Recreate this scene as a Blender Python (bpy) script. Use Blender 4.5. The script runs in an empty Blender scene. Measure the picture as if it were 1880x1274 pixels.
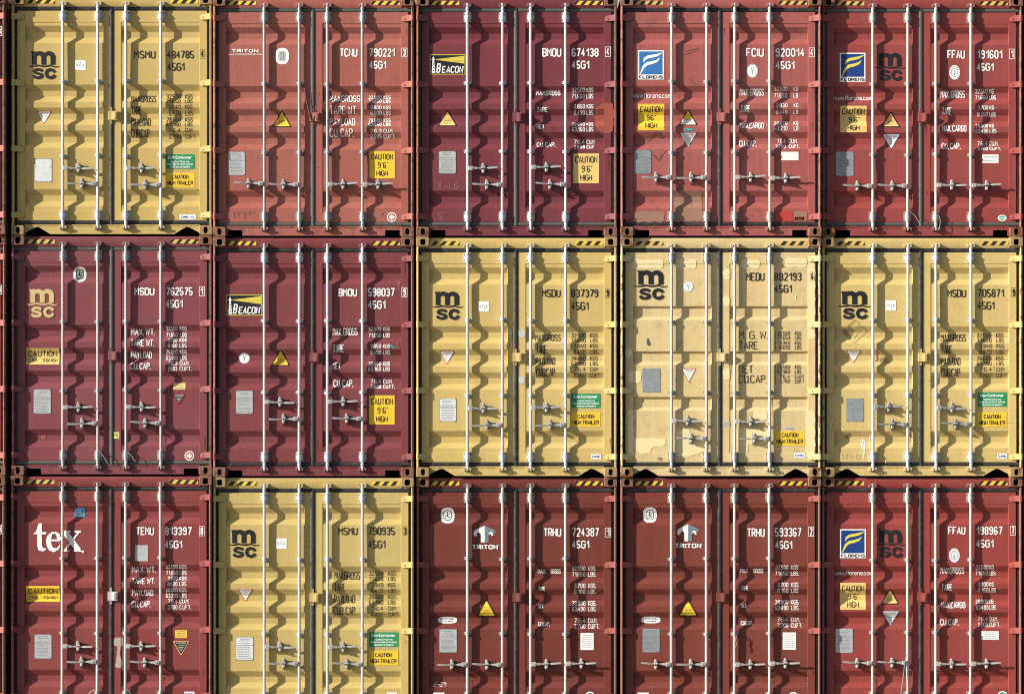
import bpy, math, random
from mathutils import Vector
from mathutils.geometry import tessellate_polygon
R = math.radians
SC = bpy.context.scene
COL = SC.collection

# ------------------------------------------------------------------ frame
PPM = 152.3            # photo pixels per metre at the front plane
D = 38.0               # camera distance
CAMZ = 4.462
def world_x(px, y): return (px - 940) / PPM * (D + y) / D
def world_z(py, y): return CAMZ - (py - 637) / PPM * (D + y) / D

# ------------------------------------------------------------------ materials
MATS = {}
def srgb(r, g, b):
    f = lambda c: (c/255/12.92) if c/255 <= .04045 else ((c/255+.055)/1.055)**2.4
    return (f(r), f(g), f(b))

def new_mat(name):
    m = bpy.data.materials.new(name); m.use_nodes = True
    nt = m.node_tree
    return m, nt, nt.nodes['Principled BSDF']

def noise(nt, vec, scale, detail=4, rough=.55):
    n = nt.nodes.new('ShaderNodeTexNoise')
    n.inputs['Scale'].default_value = scale
    n.inputs['Detail'].default_value = detail
    n.inputs['Roughness'].default_value = rough
    nt.links.new(vec, n.inputs['Vector'])
    return n.outputs['Fac']
def mapping(nt, vec, scale, loc=(0, 0, 0)):
    n = nt.nodes.new('ShaderNodeMapping')
    n.inputs['Scale'].default_value = scale
    n.inputs['Location'].default_value = loc
    nt.links.new(vec, n.inputs['Vector'])
    return n.outputs['Vector']
def ramp(nt, fac, a, b, lo=0.0, hi=1.0):
    n = nt.nodes.new('ShaderNodeMapRange')
    n.inputs['From Min'].default_value = a; n.inputs['From Max'].default_value = b
    n.inputs['To Min'].default_value = lo; n.inputs['To Max'].default_value = hi
    nt.links.new(fac, n.inputs['Value'])
    return n.outputs['Result']
def mixc(nt, fac, a, b):
    n = nt.nodes.new('ShaderNodeMix'); n.data_type = 'RGBA'
    for s, v in (('A', a), ('B', b)):
        i = [q for q in n.inputs if q.identifier == s + '_Color'][0]
        if isinstance(v, tuple): i.default_value = (*v[:3], 1)
        else: nt.links.new(v, i)
    i = n.inputs[0]
    if isinstance(fac, float): i.default_value = fac
    else: nt.links.new(fac, i)
    return [o for o in n.outputs if o.identifier == 'Result_Color'][0]
def mult(nt, a, b):
    n = nt.nodes.new('ShaderNodeMath'); n.operation = 'MULTIPLY'
    for k, v in enumerate((a, b)):
        if isinstance(v, (int, float)): n.inputs[k].default_value = v
        else: nt.links.new(v, n.inputs[k])
    return n.outputs[0]

RUST_A = (.25, .092, .03); RUST_B = (.045, .02, .012)
def paint(name, rgb, rust=.1, fade=.25, dirt=.25, rough=.5, metal=0.0, seed=0.0, bump=.25):
    """weathered paint: fading, rain streaks, grime, rust blisters"""
    if name in MATS: return MATS[name]
    m, nt, b = new_mat(name)
    pos = nt.nodes.new('ShaderNodeNewGeometry').outputs['Position']
    p = mapping(nt, pos, (1, 1, 1), (seed*3.1, seed*1.7, seed*2.3))
    lum = sum(rgb)/3
    pale = tuple(c*.85 + lum*.32 + .004 for c in rgb)
    dark = tuple(c*.62 for c in rgb)
    c = mixc(nt, mult(nt, ramp(nt, noise(nt, p, 1.1, 5, .6), .35, .7), fade), rgb, pale)
    st = noise(nt, mapping(nt, p, (16, 16, .7)), 1.6, 5, .65)
    c = mixc(nt, mult(nt, ramp(nt, st, .5, .78), dirt*.9), c, dark)
    gr = noise(nt, p, 7.5, 8, .72)
    c = mixc(nt, mult(nt, ramp(nt, gr, .52, .8), dirt), c, (.06, .048, .04))
    fine = noise(nt, p, 95, 3, .6)
    c = mixc(nt, ramp(nt, fine, .3, .75, 0, .16), c, dark)
    run = noise(nt, mapping(nt, p, (30, 30, 1.1), (2, 7, 1)), 1.5, 6, .7)
    c = mixc(nt, mult(nt, ramp(nt, run, .60, .74), .15+.6*rust), c, (.11, .045, .022))
    sc = noise(nt, mapping(nt, p, (9, 9, 9), (4, 1, 6)), 3.2, 9, .8)
    c = mixc(nt, ramp(nt, sc, .70, .74, 0, min(1, .25+dirt)), c, tuple(k*.6+lum*.35+.05 for k in rgb))
    rn = noise(nt, mapping(nt, p, (1, 1, .75), (5, 9, 2)), 13, 9, .7)
    rf = ramp(nt, rn, .735 - .30*rust, .775 - .26*rust)
    rc = mixc(nt, ramp(nt, noise(nt, p, 40, 4), .35, .65), RUST_A, RUST_B)
    c = mixc(nt, rf, c, rc)
    nt.links.new(c, b.inputs['Base Color'])
    nt.links.new(ramp(nt, gr, .2, .9, rough-.1, rough+.2), b.inputs['Roughness'])
    b.inputs['Metallic'].default_value = metal
    b.inputs['Specular IOR Level'].default_value = .32
    bp = nt.nodes.new('ShaderNodeBump'); bp.inputs['Strength'].default_value = bump
    bp.inputs['Distance'].default_value = .004
    nt.links.new(noise(nt, p, 22, 6, .6), bp.inputs['Height'])
    nt.links.new(bp.outputs[0], b.inputs['Normal'])
    MATS[name] = m
    return m

def plain(name, rgb, rough=.55, wear=.25, metal=0.0, spec=.3):
    """flat print, vinyl, rubber: colour with mild grime and scuffing"""
    if name in MATS: return MATS[name]
    m, nt, b = new_mat(name)
    pos = nt.nodes.new('ShaderNodeNewGeometry').outputs['Position']
    n = noise(nt, pos, 14, 7, .7)
    c = mixc(nt, mult(nt, ramp(nt, n, .45, .8), wear), rgb, (.13, .115, .10))
    f = noise(nt, pos, 110, 2)
    c = mixc(nt, ramp(nt, f, .35, .75, 0, .14), c, tuple(k*.5 for k in rgb))
    nt.links.new(c, b.inputs['Base Color'])
    b.inputs['Roughness'].default_value = rough
    b.inputs['Metallic'].default_value = metal
    b.inputs['Specular IOR Level'].default_value = spec
    MATS[name] = m
    return m

WHITE = plain('white vinyl', (.84, .84, .83))
OFFW = plain('white stencil paint', (.86, .855, .83), wear=.3)
BLACK = plain('black stencil paint', (.016, .016, .018), wear=.12)
NAVY = plain('near black print', (.012, .013, .017), wear=.1)
BLUE = plain('blue print', (.008, .045, .20), wear=.15)
SKYB = plain('faded blue print', (.03, .16, .42), wear=.15)
CREAM = plain('cream stencil paint', (.55, .44, .20), wear=.25)
YEL = plain('yellow vinyl', (.80, .52, .035), wear=.15)
YELP = plain('faded yellow vinyl', (.72, .50, .17))
HAZ = plain('hazard yellow', (.72, .46, .09), wear=.45)
BRY = plain('bright yellow print', (.75, .62, .08))
GREEN = plain('green vinyl', (.012, .26, .10))
TEAL = plain('teal print', (.03, .33, .30))
REDP = plain('red print', (.42, .03, .03))
LIME = plain('lime sticker', (.66, .72, .16))
GREYP = plain('grey print', (.16, .20, .24))
TXT = plain('small print', (.09, .09, .10), wear=.1)
PLATE = plain('brushed aluminium plate', (.50, .52, .54), rough=.45, wear=.45, metal=.25)
PLATEL = plain('pale aluminium plate', (.66, .685, .70), rough=.45, wear=.25, metal=.1)
PLATED = plain('dull aluminium plate', (.30, .33, .36), rough=.45, wear=.5, metal=.25)
TAPE = plain('silver tape', (.50, .50, .47), rough=.4, wear=.4)
RESID = plain('glue residue', (.42, .33, .31), wear=.5)
CHALK = plain('chalk', (.30, .19, .19), wear=.4)
CPATCH = plain('cream touch up paint', (.75, .63, .35), rough=.5, wear=.12)
BPATCH = plain('brown touch up paint', (.30, .165, .115), wear=.3)
OPATCH = plain('orange touch up paint', (.30, .072, .055), wear=.2)
RPATCH = plain('red touch up paint', (.42, .045, .035), wear=.2)
SMUDGE = plain('dark smudge', (.27, .205, .095), wear=.4)
SMUDR = plain('grey scuff', (.20, .068, .062), wear=.4)
GASK = plain('black rubber', (.022, .024, .028), rough=.55, wear=.5)
GASKD = plain('dusty rubber', (.075, .08, .075), rough=.7, wear=.6)
HOLE_SHADE = plain('hole shade', (.02, .018, .016), rough=.9)  # shade of the fitting's hollow put into the colour
PALETTE = [WHITE, OFFW, BLACK, NAVY, BLUE, SKYB, CREAM, YEL, YELP, HAZ, BRY, GREEN, TEAL, REDP, LIME, GREYP,
           TXT, PLATE, PLATED, TAPE, RESID, CHALK, CPATCH, BPATCH, OPATCH, RPATCH, SMUDGE, SMUDR]

# ------------------------------------------------------------------ mesh builder
class MB:
    def __init__(s): s.v = []; s.f = []; s.m = []
    def add(s, vs, fs, mi=0):
        o = len(s.v); s.v += [tuple(p) for p in vs]
        s.f += [tuple(i+o for i in f) for f in fs]; s.m += [mi]*len(fs)
    def box(s, x0, x1, y0, y1, z0, z1, c=0.0, mi=0):
        """box; c chamfers the edges of the front (low y) face"""
        if c <= 0:
            v = [(x, y, z) for y in (y0, y1) for z in (z0, z1) for x in (x0, x1)]
            s.add(v, [(0, 1, 3, 2), (4, 6, 7, 5), (0, 4, 5, 1), (2, 3, 7, 6), (0, 2, 6, 4), (1, 5, 7, 3)], mi)
        else:
            a = [(x0+c, y0, z0+c), (x1-c, y0, z0+c), (x1-c, y0, z1-c), (x0+c, y0, z1-c)]
            b = [(x0, y0+c, z0), (x1, y0+c, z0), (x1, y0+c, z1), (x0, y0+c, z1)]
            d = [(x0, y1, z0), (x1, y1, z0), (x1, y1, z1), (x0, y1, z1)]
            f = [(0, 1, 2, 3)]
            for k in range(4):
                j = (k+1) % 4
                f += [(k, 4+k, 4+j, j), (4+k, 8+k, 8+j, 4+j)]
            f.append((11, 10, 9, 8))
            s.add(a+b+d, f, mi)
    def prism(s, pts, y0, y1, mi=0, holes=(), cap_back=True):
        """outline in x,z pushed from y0 (front) to y1"""
        loops = [[Vector((p[0], p[1], 0)) for p in l] for l in (pts, *holes)]
        tris = tessellate_polygon(loops)
        flat = [p for l in (pts, *holes) for p in l]
        n = len(flat)
        v = [(p[0], y0, p[1]) for p in flat] + [(p[0], y1, p[1]) for p in flat]
        f = []
        for t in tris:
            a, b, c = t
            ar = ((flat[b][0]-flat[a][0])*(flat[c][1]-flat[a][1]) - (flat[c][0]-flat[a][0])*(flat[b][1]-flat[a][1]))
            if ar < 0: t = (a, c, b)
            f.append(tuple(t))
            if cap_back: f.append(tuple(n+i for i in reversed(t)))
        o = 0
        for l in (pts, *holes):
            k = len(l)
            for i in range(k):
                j = (i+1) % k
                f.append((o+i, n+o+i, n+o+j, o+j))
            o += k
        s.add(v, f, mi)
    def extrude_x(s, prof, x0, x1, mi=0):
        """closed profile of (y,z) pushed along x"""
        n = len(prof)
        v = [(x0, y, z) for y, z in prof] + [(x1, y, z) for y, z in prof]
        f = [(i, (i+1) % n, n+(i+1) % n, n+i) for i in range(n)]
        f += [tuple(range(n-1, -1, -1)), tuple(range(n, 2*n))]
        s.add(v, f, mi)
    def extrude_z(s, prof, z0, z1, mi=0):
        n = len(prof)
        v = [(x, y, z0) for x, y in prof] + [(x, y, z1) for x, y in prof]
        f = [(i, (i+1) % n, n+(i+1) % n, n+i) for i in range(n)]
        f += [tuple(range(n-1, -1, -1)), tuple(range(n, 2*n))]
        s.add(v, f, mi)
    def cyl(s, p, q, r, r2=None, n=14, mi=0, caps=True):
        p = Vector(p); q = Vector(q); r2 = r if r2 is None else r2
        d = (q-p).normalized()
        u = d.orthogonal().normalized(); w = d.cross(u)
        v = []
        for c, rr in ((p, r), (q, r2)):
            for i in range(n):
                a = 2*math.pi*i/n
                v.append(c + u*math.cos(a)*rr + w*math.sin(a)*rr)
        f = [(i, (i+1) % n, n+(i+1) % n, n+i) for i in range(n)]
        if caps: f += [tuple(range(n-1, -1, -1)), tuple(range(n, 2*n))]
        s.add(v, f, mi)
    def tube(s, pts, r, n=8, mi=0):
        pts = [Vector(p) for p in pts]
        rings = []
        for i, p in enumerate(pts):
            d = (pts[min(i+1, len(pts)-1)] - pts[max(i-1, 0)]).normalized()
            u = d.cross(Vector((0, 1, .01))).normalized(); w = d.cross(u)
            rings.append([p + u*math.cos(2*math.pi*k/n)*r + w*math.sin(2*math.pi*k/n)*r for k in range(n)])
        v = [q for rg in rings for q in rg]
        f = []
        for i in range(len(pts)-1):
            for k in range(n):
                f.append((i*n+k, i*n+(k+1) % n, (i+1)*n+(k+1) % n, (i+1)*n+k))
        f += [tuple(range(n-1, -1, -1)), tuple(range((len(pts)-1)*n, len(pts)*n))]
        s.add(v, f, mi)
    def half_round(s, a, b, w, y0, h, axis, n=7, mi=0):
        """rubber lip: half round bead of width w from a to b; axis 'x' or 'z' is (start,end), c the other centre"""
        c, s0, s1 = a, b[0], b[1]
        prof = [(c + w/2*math.cos(math.pi*i/n), y0 - h*math.sin(math.pi*i/n)) for i in range(n+1)]
        prof += [(c - w/2, y0+.03), (c + w/2, y0+.03)]
        if axis == 'z': s.extrude_z(prof, s0, s1, mi)
        else: s.extrude_x([(y, x) for x, y in prof], s0, s1, mi)
    def mesh(s, name, smooth=True, angle=38):
        me = bpy.data.meshes.new(name)
        me.from_pydata(s.v, [], s.f); me.update()
        me.polygons.foreach_set('material_index', s.m)
        import bmesh
        bm = bmesh.new(); bm.from_mesh(me)
        bmesh.ops.recalc_face_normals(bm, faces=bm.faces)
        bm.to_mesh(me); bm.free()
        if smooth:
            me.polygons.foreach_set('use_smooth', [True]*len(me.polygons))
            me.set_sharp_from_angle(angle=R(angle))
        return me

CACHE = {}
def cached(key, fn):
    if key not in CACHE:
        mb = fn(); CACHE[key] = mb.mesh(key) if isinstance(mb, MB) else mb
    return CACHE[key]
def put(name, me, mats, parent=None, loc=(0, 0, 0), label=None):
    o = bpy.data.objects.new(name, me); COL.objects.link(o)
    if not isinstance(mats, (list, tuple)): mats = [mats]
    while len(me.materials) < len(mats): me.materials.append(mats[len(me.materials)])
    for i, m in enumerate(mats):
        if me.materials[i] is not m:
            o.material_slots[i].link = 'OBJECT'; o.material_slots[i].material = m
    o.location = loc
    if parent: o.parent = parent
    if label: o['label'] = label
    return o

# ------------------------------------------------------------------ container measures (metres, t = down from the top)
H = 2.896; HW = 1.219
Y_RAIL = .070; Y_OUT = .075; Y_TR = .115
LEAF = {'l': (-1.150, -.030), 'r': (.012, 1.144)}
PAN = {'l': (-1.054, -.111), 'r': (.107, 1.053)}
T_TOP, T_BOT = .186, 2.721
P_TOP, P_BOT = .327, 2.606
def std_profile():
    pr = [(P_TOP, Y_OUT)]
    for t in (.370, 1.080, 1.357, 1.635, 2.342):
        a, b, c, d = t, t+.070, t+.141, t+.206
        pr += [(a-.003, Y_OUT), (a+.003, Y_OUT+.0024), (b-.003, Y_TR-.0024), (b+.003, Y_TR),
               (c-.003, Y_TR), (c+.003, Y_TR-.0024), (d-.003, Y_OUT+.0024), (d+.003, Y_OUT)]
    return pr + [(P_BOT, Y_OUT)]
def step_profile():
    pr = [(P_TOP, Y_OUT)]
    for t in (.839, 1.384, 1.934):
        pr += [(t-.004, Y_OUT), (t+.020, Y_OUT+.026), (t+.026, Y_OUT+.028), (t+.120, Y_OUT+.028), (t+.126, Y_OUT+.025), (t+.160, Y_OUT+.002), (t+.168, Y_OUT)]
    return pr + [(P_BOT, Y_OUT)]
PROF = {'std': std_profile(), 'step': step_profile()}

def surf_fn(kind, seed):
    pr = PROF[kind]
    rnd = random.Random(seed)
    ph = [rnd.uniform(0, 6.28) for _ in range(6)]
    def wav(x, t):
        return .0011*(math.sin(x*5.1+ph[0]+t*1.3)*math.sin(t*3.7+ph[1]) + .7*math.sin(x*9.3+ph[2])*math.sin(t*7.1+ph[3]+x*2) + .5*math.sin(t*2.1+ph[4]))
    red = kind == 'std' and seed not in (11, 23, 25, 32)
    dents = []
    for _ in range(7 if red else 3):
        side = rnd.choice('lr')
        dents.append((rnd.uniform(PAN[side][0]+.12, PAN[side][1]-.12), rnd.uniform(.45, 2.5), rnd.uniform(.13, .24), rnd.uniform(-.002, .0055 if red else .0025)))
    def wav2(x, t):
        return wav(x, t) + sum(a*math.exp(-((x-dx)**2+(t-dt)**2)/(q*q)) for dx, dt, q, a in dents)
    def f(x, t):
        for s in 'lr':
            a, b = PAN[s]
            if a <= x <= b and P_TOP <= t <= P_BOT:
                y = Y_OUT
                for (t0, y0), (t1, y1) in zip(pr, pr[1:]):
                    if t0 <= t <= t1:
                        y = y0 + (y1-y0)*(t-t0)/(t1-t0) if t1 > t0 else y0
                        break
                e = min(1, (x-a)/.06, (b-x)/.06)
                return y + wav2(x, t)*max(0, e)
        return Y_RAIL
    return f

NXP = 14
def panel_rows(kind):
    ts = []; pr = PROF[kind]
    for (t0, _), (t1, _) in zip(pr, pr[1:]):
        n = max(1, int((t1-t0)/.09))
        ts += [t0 + (t1-t0)*i/n for i in range(n)]
    return ts + [pr[-1][0]]
def door_mesh(side, kind, seed):
    mb = MB(); f = surf_fn(kind, seed)
    x0, x1 = LEAF[side]; p0, p1 = PAN[side]
    Z = lambda t: H - t
    yb = .135; c = .005
    # frame ring with eased outer edge
    def loop(xa, xb, ta, tb, y): return [(xa, y, Z(tb)), (xb, y, Z(tb)), (xb, y, Z(ta)), (xa, y, Z(ta))]
    rings = [loop(x0, x1, T_TOP, T_BOT, yb), loop(x0, x1, T_TOP, T_BOT, Y_RAIL+c), loop(x0+c, x1-c, T_TOP+c, T_BOT-c, Y_RAIL),
             loop(p0-.003, p1+.003, P_TOP-.003, P_BOT+.003, Y_RAIL)]
    vs = [v for r in rings for v in r]; fs = []
    for k in range(3):
        for i in range(4):
            j = (i+1) % 4
            fs.append((k*4+i, k*4+j, k*4+4+j, k*4+4+i))
    mb.add(vs, fs)
    # back
    mb.add(loop(x0, x1, T_TOP, T_BOT, yb), [(3, 2, 1, 0)])
    # panel
    ts = panel_rows(kind)
    nx = NXP
    xs = [p0 + (p1-p0)*i/nx for i in range(nx+1)]
    e = 1e-6
    vs = [(x, f(min(max(x, p0+e), p1-e), min(max(t, P_TOP+e), P_BOT-e)), Z(t)) for t in ts for x in xs]
    fs = []
    for i in range(len(ts)-1):
        for k in range(nx):
            a = i*(nx+1)+k
            fs.append((a, a+nx+1, a+nx+2, a+1))
    mb.add(vs, fs)
    # side walls of the recess
    for xe, xo in ((p0, -.003), (p1, .003)):
        v = []; g = []
        for t in ts:
            y = f(min(max(xe, p0+e), p1-e), min(max(t, P_TOP+e), P_BOT-e))
            tt = P_TOP-.003 if t == ts[0] else (P_BOT+.003 if t == ts[-1] else t)
            v += [(xe+xo, Y_RAIL, Z(tt)), (xe, y, Z(t))]
        for i in range(len(ts)-1): g.append((2*i, 2*i+1, 2*i+3, 2*i+2))
        mb.add(v, g)
    for te, to in ((P_TOP, -.003), (P_BOT, .003)):
        mb.add([(p0-.003, Y_RAIL, Z(te+to)), (p1+.003, Y_RAIL, Z(te+to)), (p1, Y_OUT, Z(te)), (p0, Y_OUT, Z(te))], [(0, 1, 2, 3)])
    return mb.mesh('door', angle=5)

def fitting(side, top):
    def fn():
        mb = MB()
        w, h = .162, .118
        xa, xb = (-HW+.006, -HW+w) if side < 0 else (HW-w, HW-.006)
        za, zb = (H-h, H-.001) if top else (.001, h)
        r = .014
        def rr(i):
            a, b, c, d = xa+i, xb-i, za+i, zb-i
            q = max(r-i, .004); k = q*.3
            return [(a+q, c), (b-q, c), (b-k, c+k), (b, c+q), (b, d-q), (b-k, d-k), (b-q, d), (a+q, d), (a+k, d-k), (a, d-q), (a, c+q), (a+k, c+k)]
        cx = (-HW+.0865) if side < 0 else (HW-.0865)
        cz = (H-.064) if top else .060
        rx, rz = (.033, .038) if top else (.026, .040)
        if top:
            hole = [(cx + rx*math.copysign(abs(math.cos(a))**.6, math.cos(a)), cz + rz*math.copysign(abs(math.sin(a))**.6, math.sin(a))) for a in [2*math.pi*i/28 for i in range(28)]]
        else:
            hole = [(cx + rx*math.copysign(abs(math.cos(a))**.8, math.cos(a)), cz + rz*math.copysign(abs(math.sin(a))**.8, math.sin(a))) for a in [2*math.pi*i/28 for i in range(28)]]
        o = rr(.006)
        loops = [[Vector((*p, 0)) for p in o], [Vector((*p, 0)) for p in hole]]
        flat = o + hole
        mb.add([(p[0], 0, p[1]) for p in flat], [tuple(t) for t in tessellate_polygon(loops)])
        L = [[(p[0], y, p[1]) for p in rr(i)] for i, y in ((.006, 0), (.0015, .003), (0, .009), (0, .178))]
        n = 12
        mb.add([p for l in L for p in l], [(k*n+i, k*n+(i+1) % n, (k+1)*n+(i+1) % n, (k+1)*n+i) for k in range(3) for i in range(n)])
        mb.add([(p[0], .178, p[1]) for p in rr(0)], [tuple(range(n))])
        m = len(hole)
        mb.add([(p[0], y, p[1]) for y in (0, .11) for p in hole], [(i, (i+1) % m, m+(i+1) % m, m+i) for i in range(m)], 0)
        mb.add([(p[0], .11, p[1]) for p in hole], [tuple(range(m))], 1)  # back of the hole, coloured near black as unlit depth
        return mb
    return cached('corner_fitting%d%d' % (side, top), fn)

def post(side):
    def fn():
        mb = MB()
        pr = [(0, .15), (0, .028), (.003, .016), (.010, .0095), (.020, .008), (.030, .010), (.0355, .016), (.036, .026), (.036, .100), (.080, .100), (.080, .15)]
        pr = [(x+.010 if x < .03 else x+.003, y) for x, y in pr]
        pr = [(side*(HW-x) if side > 0 else -HW+x, y) for x, y in pr]
        mb.extrude_z(pr, .119, H-.119)
        return mb
    return cached('corner_post%d' % side, fn)

Y_HD = .062
def header():
    mb = MB(); x = HW-.160
    pr = [(.12, H-.014), (.075, H-.014), (.071, H-.018), (.070, H-.031), (.0625, H-.035), (Y_HD, H-.039), (Y_HD, H-.135), (.065, H-.139), (.12, H-.139)]
    mb.extrude_x(pr, -x, x)
    for s in (-1, 1):
        a, b = sorted((s*x, s*(HW-.036)))
        mb.box(a, b, .075, .12, H-.139, H-.1185)
    return mb
def sill(kind):
    mb = MB(); x = HW-.162; zt = .128; zb = .013
    if kind == 'tri':
        def cut(s): return [(s*1.052, zb), (s*1.052, .030), (s*.955, .083), (s*.925, .096), (s*.905, .099), (s*.885, .096), (s*.862, .082), (s*.755, zb+.004), (s*.745, zb)]
    else:
        def cut(s): return [(s*1.040, zb), (s*1.040, .074), (s*1.030, .082), (s*.866, .082), (s*.862, .078), (s*.862, zb)]
    pts = [(-x, zt), (-x, zb)] + cut(-1) + list(reversed(cut(1))) + [(x, zb), (x, zt)]
    mb.prism(pts, .064, .095)
    # rounded upper lip carrying the door
    mb.extrude_x([(.058, zt-.004), (.058, zt-.016), (.0625, zt-.022), (.0625, zt-.001)], -x, x)
    return mb

def body():
    mb = MB(); y0, y1 = .14, 12.19
    # corrugated side walls (one sheet each), end wall, roof, floor, bottom rails
    for s in (-1, 1):
        v = []; ys = []; y = y0+.12
        prof = []
        while y < y1-.15:
            prof += [(y, .012), (y+.072, .012), (y+.14, .042), (y+.21, .042)]
            y += .278
        prof = [(y0, .012)] + prof + [(y1, .012)]
        for yy, d in prof: v += [(s*(HW-d), yy, .158), (s*(HW-d), yy, H-.075)]
        mb.add(v, [(2*i, 2*i+1, 2*i+3, 2*i+2) for i in range(len(prof)-1)])
        a, b = sorted((s*(HW-.006), s*(HW-.05)))
        mb.box(a, b, y0+.04, y1-.18, .012, .1595)
        mb.box(a, b, y0+.04, y1-.18, H-.076, H-.012)
    mb.box(-HW+.055, HW-.055, y0, y1, .160, .190)
    mb.box(-HW+.052, HW-.052, y0+.01, y1-.01, H-.050, H-.022)
    mb.box(-HW+.02, HW-.02, y1-.02, y1, .012, H-.012)
    return mb

def hinge(side):
    def fn():
        mb = MB()
        e = -1 if side < 0 else 1                       # outer direction
        X = lambda d: e*(HW-d)
        # knuckle wrapped round the post edge
        pr = [(.007, .030), (.007, .012), (.012, .004), (.019, 0.0), (.032, .001), (.044, .006), (.050, .014), (.050, .030)]
        mb.extrude_z([(X(d), y) for d, y in pr], -.036, .036)
        # tapered strap to the door stile
        prof = [(.050, -.036, .036), (.100, -.037, .034), (.150, -.036, .017), (.156, -.031, .010)]
        front = [.018, .040, .054, .057]
        v = []
        for (d, za, zb), y in zip(prof, front):
            v += [(X(d), y, za), (X(d), y, zb), (X(d), y+.016, za), (X(d), y+.016, zb)]
        f = []
        for i in range(3):
            a, b = 4*i, 4*i+4
            f += [(a, b, b+1, a+1), (a+2, a+3, b+3, b+2), (a+1, b+1, b+3, a+3), (a, a+2, b+2, b)]
        f += [(0, 1, 3, 2), (12, 14, 15, 13)]
        mb.add(v, f)
        mb.cyl((X(.118), .058, -.010), (X(.118), .040, -.010), .011, n=10)
        return mb
    return cached('hinge%d' % side, fn)

YR = .037   # axis of the locking bars
def rod():
    mb = MB()
    mb.cyl((0, YR, .125), (0, YR, H-.145), .0172, n=18)
    for z, s in ((H-.145, 1), (.150, -1)):
        mb.cyl((0, YR, z-s*.012), (0, YR, z), .0215, n=16)
        mb.cyl((0, YR, z), (0, YR, z+s*.040), .0205, .017, n=16)
    return mb
def cam():
    mb = MB()
    mb.cyl((0, YR, -.034), (0, YR, -.006), .0195, n=14)
    mb.cyl((0, YR, -.006), (0, YR, .004), .023, .021, n=14)
    mb.box(-.0105, .0095, .012, .050, .002, .034, .004)
    mb.box(.0095, .030, .016, .034, -.004, .006, .003)
    return mb
def keeper():
    mb = MB()
    mb.prism([(-.050, -.022), (.050, -.022), (.050, .024), (.036, .034), (-.036, .034), (-.050, .024)], .050, .0645)
    for s, h in ((-1, .016), (1, .026)):
        mb.prism([(s*.021, -.016), (s*.045, -.012), (s*.047, h-.008), (s*.040, h), (s*.026, h-.004), (s*.021, h-.012)], .014, .052)
    return mb
def bracket():
    mb = MB()
    pl = [(-.045, -.050), (-.038, -.058), (.038, -.058), (.045, -.050), (.045, .050), (.038, .058), (-.038, .058), (-.045, .050)]
    mb.prism(pl, .060, .0715)
    pr = [(.027*math.cos(a), YR+.001-.027*math.sin(a)) for a in [math.pi*i/10 for i in range(11)]]
    pr = [(.028, .062)] + pr + [(-.028, .062)]
    mb.extrude_z(pr, -.050, .050)
    mb.extrude_z([(x*.86, y+.003 if y < .05 else y) for x, y in pr], -.060, .060)
    for sx in (-1, 1):
        for z in (-.036, .036):
            mb.cyl((sx*.035, .064, z), (sx*.035, .055, z), .009, .007, n=8, mi=1)
    for z in (-.036, .036):
        mb.cyl((.006, .014, z), (.006, .0085, z), .0075, n=8, mi=1)
    return mb
def guide(yback):
    def fn():
        mb = MB()
        pl = [(-.045, -.012), (-.037, -.018), (.037, -.018), (.045, -.012), (.045, .012), (.037, .018), (-.037, .018), (-.045, .012)]
        mb.prism(pl, .050, .058)
        for s in (-1, 1):
            a, b = sorted((s*.022, s*.034)); mb.box(a, b, .056, yback, -.010, .010)
        pr = [(.024*math.cos(a), YR+.001-.024*math.sin(a)) for a in [math.pi*i/8 for i in range(9)]]
        mb.extrude_z([(.024, .052)] + pr + [(-.024, .052)], -.017, .017)
        for s in (-1, 1):
            mb.cyl((s*.035, .054, 0), (s*.035, .045, 0), .007, .005, n=8, mi=1)
        return mb
    return cached('rod_guide%d' % int(yback*1000), fn)
def handle(d):
    def fn():
        mb = MB()
        def bx(a, b, *k, **kw):
            a, b = sorted((d*a, d*b)); mb.box(a, b, *k, **kw)
        bx(.010, .068, .008, .034, -.026, .025, c=.004)
        mb.cyl((d*.050, .010, -.002), (d*.050, -.002, -.002), .008, n=10)
        def bar(pts, z):      # (x, half height, y front, y back)
            v = []
            for x, hh, ya, yb2, zz in pts:
                v += [(d*x, ya, zz-hh), (d*x, ya, zz+hh), (d*x, yb2, zz-hh), (d*x, yb2, zz+hh)]
            f = []
            for i in range(len(pts)-1):
                a, b = 4*i, 4*i+4
                f += [(a, b, b+1, a+1), (a+2, a+3, b+3, b+2), (a+1, b+1, b+3, a+3), (a, a+2, b+2, b)]
            f += [(0, 1, 3, 2), (4*len(pts)-4, 4*len(pts)-2, 4*len(pts)-1, 4*len(pts)-3)]
            mb.add(v, f)
        bar([(.066, .015, .010, .030, .0), (.105, .014, .012, .028, .001), (.120, .0085, .014, .026, .001), (.225, .007, .016, .026, .0),
             (.248, .0095, .012, .022, -.001), (.262, .0115, .008, .018, .0), (.350, .011, .002, .012, .004), (.366, .008, .002, .011, .005)], 0)
        return mb
    return cached('handle%d' % d, fn)
def catch():
    mb = MB()
    mb.prism([(-.020, -.060), (.020, -.060), (.024, -.030), (.024, .040), (.018, .062), (-.018, .062), (-.024, .040), (-.024, -.030)], .034, .044, mi=1)  # plate coloured dark to paint the shaded slot behind the lever
    mb.box(-.016, .016, .042, .080, -.045, .045, mi=1)
    mb.box(-.020, .018, .006, .034, .012, .038, .005)
    mb.box(-.020, .028, .002, .012, .000, .020, .004)
    for z, r in ((.048, .017), (-.040, .018)):
        mb.cyl((0, .034, z), (0, .014, z), r, r*.92, n=14)
        mb.cyl((0, .014, z), (0, .006, z), r*.92, r*.5, n=14)
    mb.cyl((.002, .008, -.040), (.002, .002, -.040), .008, n=8)
    mb.box(-.018, .018, .016, .034, -.036, -.014, .004)
    return mb
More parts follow.
